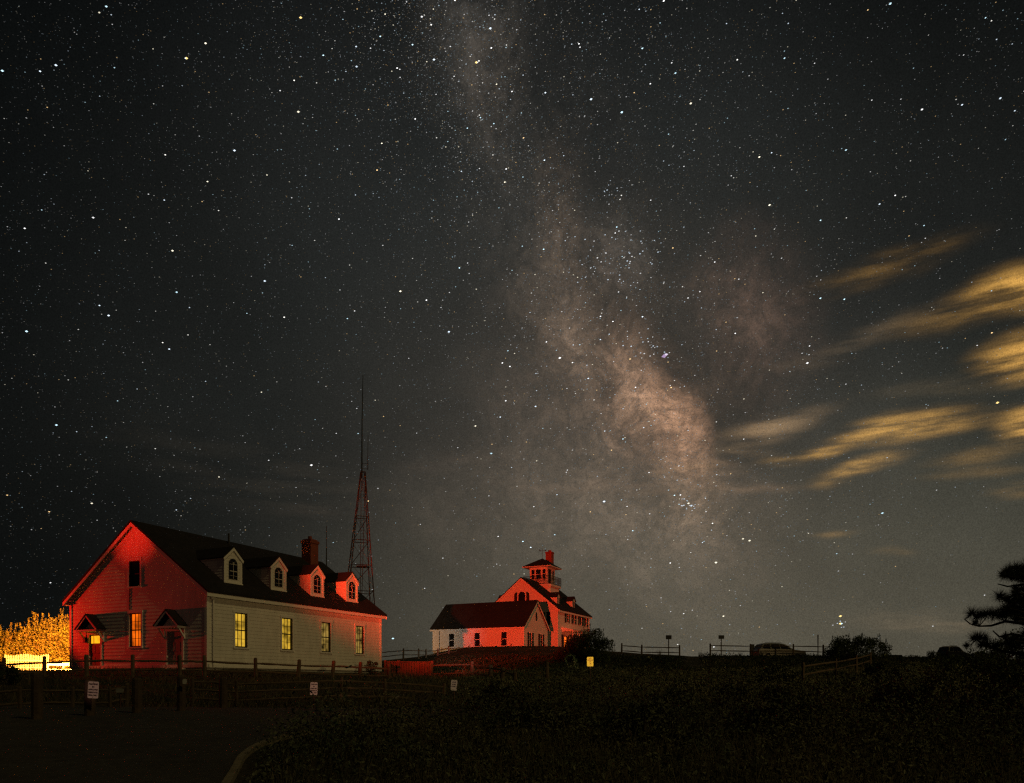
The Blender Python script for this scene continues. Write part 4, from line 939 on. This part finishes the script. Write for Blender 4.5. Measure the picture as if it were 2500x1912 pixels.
bough([(2640, 1400, 0), (2570, 1420, 0), (2520, 1425, 0), (2490, 1428, 0), (2460, 1432, 0), (2436, 1426, 0)], [(2478, 1436, 11, 0)])
bough([(2640, 1385, .1), (2570, 1400, 0), (2510, 1405, 0), (2470, 1408, 0), (2450, 1410, 0)],
      [(2452, 1406, 18, 0), (2458, 1398, 18, .1), (2468, 1392, 20, 0), (2480, 1388, 22, 0), (2492, 1396, 24, 0), (2506, 1386, 24, .1), (2470, 1410, 14, 0), (2488, 1412, 16, 0), (2505, 1420, 18, 0), (2540, 1380, 30, 0)])
bough([(2640, 1560, 0), (2540, 1560, 0), (2470, 1548, 0), (2440, 1555, 0), (2424, 1540, 0)], [(2500, 1550, 18, 0), (2520, 1560, 22, 0), (2455, 1555, 12, 0), (2478, 1556, 14, .1)])
bough([(2640, 1600, 0), (2520, 1600, 0), (2450, 1590, 0), (2400, 1575, 0), (2385, 1562, 0)], [(2378, 1560, 20, 0), (2390, 1558, 20, .1), (2405, 1560, 16, 0), (2395, 1575, 18, 0), (2412, 1575, 20, 0), (2430, 1578, 20, 0), (2360, 1577, 10, 0)])
for k in range(84):
    p = Vector(P(rnd.uniform(2475, 2600) if k < 62 else rnd.uniform(2445, 2500), rnd.uniform(1385, 1600) if k < 62 else rnd.choice([1398, 1404, 1470, 1492, 1570, 1580])+rnd.uniform(-8, 8), PY_+rnd.uniform(-.5, .5)))-o; tuft(p, .23, 150, (0, 0, .4))
    bb.tube([p, p+Vector((.25, 0, -.05)), p+Vector((.6, -p.y*.5, -.1))], [.008, .012, .02], 4)
for k in range(70):
    a = rnd.uniform(0, 6.28); d = rnd.uniform(.4, 1.5); z = rnd.uniform(2.2, 5.4); p = (abs(math.cos(a))*d+.1, math.sin(a)*d, z); tuft(p, .24, 90)
    if k % 3 == 0: bb.tube([(0, 0, z-.3), (p[0]*.5, p[1]*.5, z-.2), p], [.03, .02, .01], 4)
quads('needles', np.concatenate(V), L_PINE, pine, tri=True); bb.build('branches', M_BARK, pine)

for Y, px, row, mark in ((13, 1570, 'nearest', 'the dark sign left of the gap'), (15, 1900, 'nearest', 'the parked silver car'), (15, 1300, 'nearest', 'the station'),
        (19, 2200, 'nearest', 'the low utility box'), (21, 1640, 'mid-slope', 'the dark sign left of the gap'), (23, 1225, 'mid-slope', 'the low white wing'), (24, 1790, 'mid-slope', 'the dark sign right of the gap'),
        (29, 2050, 'mid-slope', 'the round scrub'), (36, 1560, 'upper', 'the left skyline fence'), (18, 2440, 'nearest', 'the pine'), (27, 2300, 'mid-slope', 'the dark car'),
        (33, 2180, 'upper', 'the low utility box'), (39, 1900, 'upper', 'the parked silver car'), (45, 2140, 'upper', 'the round scrub')):
    q = .72 if px < 1700 else 1
    shrub('coastal_shrub', '%s dark bush in the scrub straight below %s' % (row, mark), PX(px, Y), Y, rnd.uniform(.6, 1.1), rnd.uniform(.5, .9), rnd.uniform(1.0, 1.45)*q, 42, 90, .022+.0013*Y, L_COVER, 'shrub', 'coastal bushes in the dark scrub', spikes=7)
# ground cover: dense coastal scrub over the slope (uncountable)
V = []
def veg(x, y):
    if y < 19.8: lim = min(kp, key=lambda q: abs(q[1]-y))[0]+(.6 if y < 14.8 else -.15) if y > 6.5 else -2.7
    elif y < 32: lim = 0.5-(y-19.8)*.22
    elif y < 56: lim = -2.2-(y-32)*.06
    else: lim = -13+max(0, 0)*0
    return x > lim
nc = 0; CL = []
while nc < 8200:
    y = 5.5+62*rnd.random()**1.25; x = rnd.uniform(-13, .72*y+3)
    if not veg(x, y): continue
    if y > 56 and abs(x-PX(1690, y)) < 1.2: continue
    CL.append((x, y)); nc += 1
CL = np.array(CL); ZC = H(CL[:, 0], CL[:, 1])
patch = 1.5*np.sin(CL[:, 0]*.55+1.2)*np.sin(CL[:, 1]*.33+.6)+.9*np.sin(CL[:, 0]*1.4+CL[:, 1]*.8)*np.sin(CL[:, 1]*.9-CL[:, 0]*.5)
for (x, y), z, pt in zip(CL, ZC, patch):
    near_ = np.clip((y-5)/9, 0, 1); far_ = np.clip((y-30)/12, 0, 1); hill = 1 if y < 30 else 1-.65*far_
    hh = (.22+.66*near_*(.75+.45*pt))*hill*(rnd.uniform(.45, 1.0) if rnd.random() < .8 else rnd.uniform(1.1, 1.55)); hh = max(hh, .12)
    if x < 3 and 20 < y < 50: hh *= .55
    lit = .024+.0012*y; n = 50
    r = .28+.008*y
    V.append(leaves(ball(n, (x, y, z+hh*.5), (r, r, hh*.55)), lit*rng.uniform(.5, 1.2, n), .38))
tag(quads('scrub', np.concatenate([v for v, c_ in zip(V, CL) if c_[1] < 54]), L_COVER), kind='stuff')
tag(quads('hill_scrub', np.concatenate([v for v, c_ in zip(V, CL) if c_[1] >= 54]), leafmat('hill_scrub_leaves', (.02, .035, .02), (.045, .055, .03), .5)), kind='stuff')
V = []
N = 60000; yy = 5.2+60*rng.random(N)**1.5; xx = rng.uniform(-1, 1, N)*(.72*yy+3)
keep = np.array([veg(a, c_) or (c_ > 24) for a, c_ in zip(xx, yy)]) & ~((xx < -8) & (yy > 38.5) & (yy < 60)) & ~((yy > 56) & (np.abs(xx-.2408*yy) < 1.0))
xx, yy = xx[keep], yy[keep]; zz = H(xx, yy); n = len(xx)
hh = (.18+.35*rng.random(n))*np.where(yy > 24, .7, 1)*np.where((xx > 0) & (yy < 30), 1.15, 1); wdt = .004+.0004*yy; an_ = rng.uniform(0, 6.28, n); ln = rng.uniform(.05, .3, n)
base_ = np.stack([xx, yy, zz-.02], 1); s_ = np.stack([np.cos(an_)*wdt, np.sin(an_)*wdt*0, 0*an_], 1)*1.0; s_[:, 0] = wdt
tip = base_+np.stack([np.cos(an_)*ln, np.sin(an_)*ln, hh], 1)
tag(quads('grass', np.stack([base_-s_, base_+s_, tip], 1), L_GRASS, tri=True), kind='stuff')

# ------------------------------------------------------------------ stars (far beyond everything)
def starmat():
    m = bpy.data.materials.new('starlight'); m.use_nodes = True; n = NT(m.node_tree); m.node_tree.nodes.clear()
    at = n.new('ShaderNodeAttribute'); at.attribute_name = 'light'; em = n.new('ShaderNodeEmission'); n.l.new(at.outputs['Color'], em.inputs[0])
    em.inputs[1].default_value = 1; out = n.new('ShaderNodeOutputMaterial'); n.l.new(em.outputs[0], out.inputs[0]); m.cycles.emission_sampling = 'NONE'; return m
ST = []   # az, el, radius (in px of the 2500 frame), brightness, rgb
line = np.array([(1150, 0), (1200, 250), (1370, 500), (1470, 750), (1600, 1000), (1700, 1250), (1750, 1600)], float)
TINT = [(1, 1, 1), (.75, .88, 1), (1, .92, .70), (.6, .88, 1), (1, .66, .3), (1, .98, .9), (1, 1, 1)]
NS = 250000; sp = np.stack([rng.uniform(-500, 3000, NS), rng.uniform(-400, 1660, NS)], 1)
xc = np.interp(sp[:, 1], line[:, 1], line[:, 0]); off = sp[:, 0]-xc
dens = .12+.36*np.exp(-(off/420)**2)+.50*np.exp(-((off+20)/150)**2)
dens *= 1-.55*np.clip((sp[:, 0]-1850)/650, 0, 1)*np.where(sp[:, 1] > 450, 1, .5)
dens *= 1-.55*np.clip((sp[:, 1]-1150)/450, 0, 1)
for rx_, ry_, sx_, sy_ in ((1310, 150, 60, 200), (1450, 480, 60, 180), (1500, 770, 60, 120), (1640, 860, 50, 120), (1785, 960, 70, 180), (1250, 620, 80, 160)):
    dens *= 1-.6*np.exp(-((sp[:, 0]-rx_)/sx_)**2-((sp[:, 1]-ry_)/sy_)**2)
q_ = np.sin(sp[:, 0]*.021+np.sin(sp[:, 1]*.017)*2)*np.sin(sp[:, 1]*.026+np.sin(sp[:, 0]*.013)*2); dens *= 1+.3*q_
sp = sp[rng.random(NS) < dens]; NS = len(sp); u_ = rng.random(NS)
br_ = np.minimum(.035*(u_+1e-4)**-.52, 1.9); rad_ = .95+.42*np.log(br_/.035)*.75; rad_ = np.clip(rad_*.82, .8, 2.3)
br_ = np.minimum(br_*1.75, 1.8)*(1-.35*np.clip((900-sp[:, 0])/900, 0, 1))*(1-.4*np.clip((sp[:, 1]-1300)/350, 0, 1))
for k in range(NS): ST.append((sp[k, 0], sp[k, 1], rad_[k], br_[k], TINT[int(rng.integers(0, 7))]))
for (cx, cy, s_, k) in ((1680, 1233, 14, 16), (1510, 640, 62, 60), (1600, 835, 34, 26), (1497, 465, 22, 10), (2055, 1520, 12, 6)):
    for _ in range(k): ST.append((rnd.gauss(cx, s_), rnd.gauss(cy, s_*.7), rnd.uniform(1.1, 1.9), rnd.uniform(.3, .9), rnd.choice(TINT[:2])))
BR = [(53,490),(370,538),(379,627),(363,749),(5,152),(86,153),(213,27),(228,14),(885,96),(931,128),(645,38),(503,323),(200,467),(57,711),(1085,860),(1149,872),(1054,973),(1296,1076),(1477,1080),(1483,1085),(1425,764),(1201,768),(1887,438),(1629,337),(1449,157),(1482,222),(1594,1156),(1608,1160),(1552,1322),(1536,1207),(1893,1101),(2140,864),(1815,322),(1683,125),(1054,103),(1052,61),(1262,812),(1020,914),(963,712),(859,625),(1334,241),(1170,199),(1651,440),(197,1080),(121,912),(668,998),(843,1370),(1805,1338),(1803,1322),(1024,134),(398,125),(765,143),(764,100),(441,93),(640,240),(905,36),(120,140),(1268,213),(568,603),(233,677),(1732,779),(1760,640),(2064,225),(1978,235),(2146,211),(1910,8),(1424,2)]
for x, y in BR:
    c_ = rnd.choice(TINT[:4]); ST.append((x*1.138, y*1.138, rnd.uniform(1.9, 2.8), rnd.uniform(.9, 1.7), c_))
for x, y in ((400,125),(1022,134),(2140,864),(1803,1322),(1803,1338),(645,38)): ST.append((x*1.138, y*1.138, 3, 1.6, (1, .7, .25)))
ST.append((1425*1.138, 764*1.138, 5.5, .5, (.85, .6, 1))); ST.append((1429*1.138, 761*1.138, 4, .9, (.9, .8, 1)))
DIST = 6000.
A_ = np.array([(a[0], a[1], a[2], a[3]) for a in ST]); CT = np.array([a[4] for a in ST])
d = np.stack([(A_[:, 0]-1250)/FX, np.ones(len(A_)), (HZ-A_[:, 1])/FX], 1); L = np.linalg.norm(d, axis=1, keepdims=True); d /= L
r = A_[:, 2:3]/FX*DIST/L; p = d*DIST+np.array((0, 0, CZ))
e1 = np.cross(d, (0, 0, 1)); e1 /= np.linalg.norm(e1, axis=1, keepdims=True); e2 = np.cross(e1, d)
ax0 = (e1*.98+e2*.2)*r*1.3; ax1 = (e2*.98-e1*.2)*r*.8; ax2 = d*r
V = np.stack([np.stack([p+ax0*a, p+ax1*b_, p+ax2*q], 1) for a in (1, -1) for b_ in (1, -1) for q in (1, -1)], 1)
CO = np.ones((len(ST), 24, 4), np.float32); CO[:, :, :3] = (CT*A_[:, 3:4])[:, None, :]
so = quads('stars', V, starmat(), tri=True); tag(so, kind='stuff')
at = so.data.color_attributes.new('light', 'FLOAT_COLOR', 'POINT'); at.data.foreach_set('color', CO.ravel())
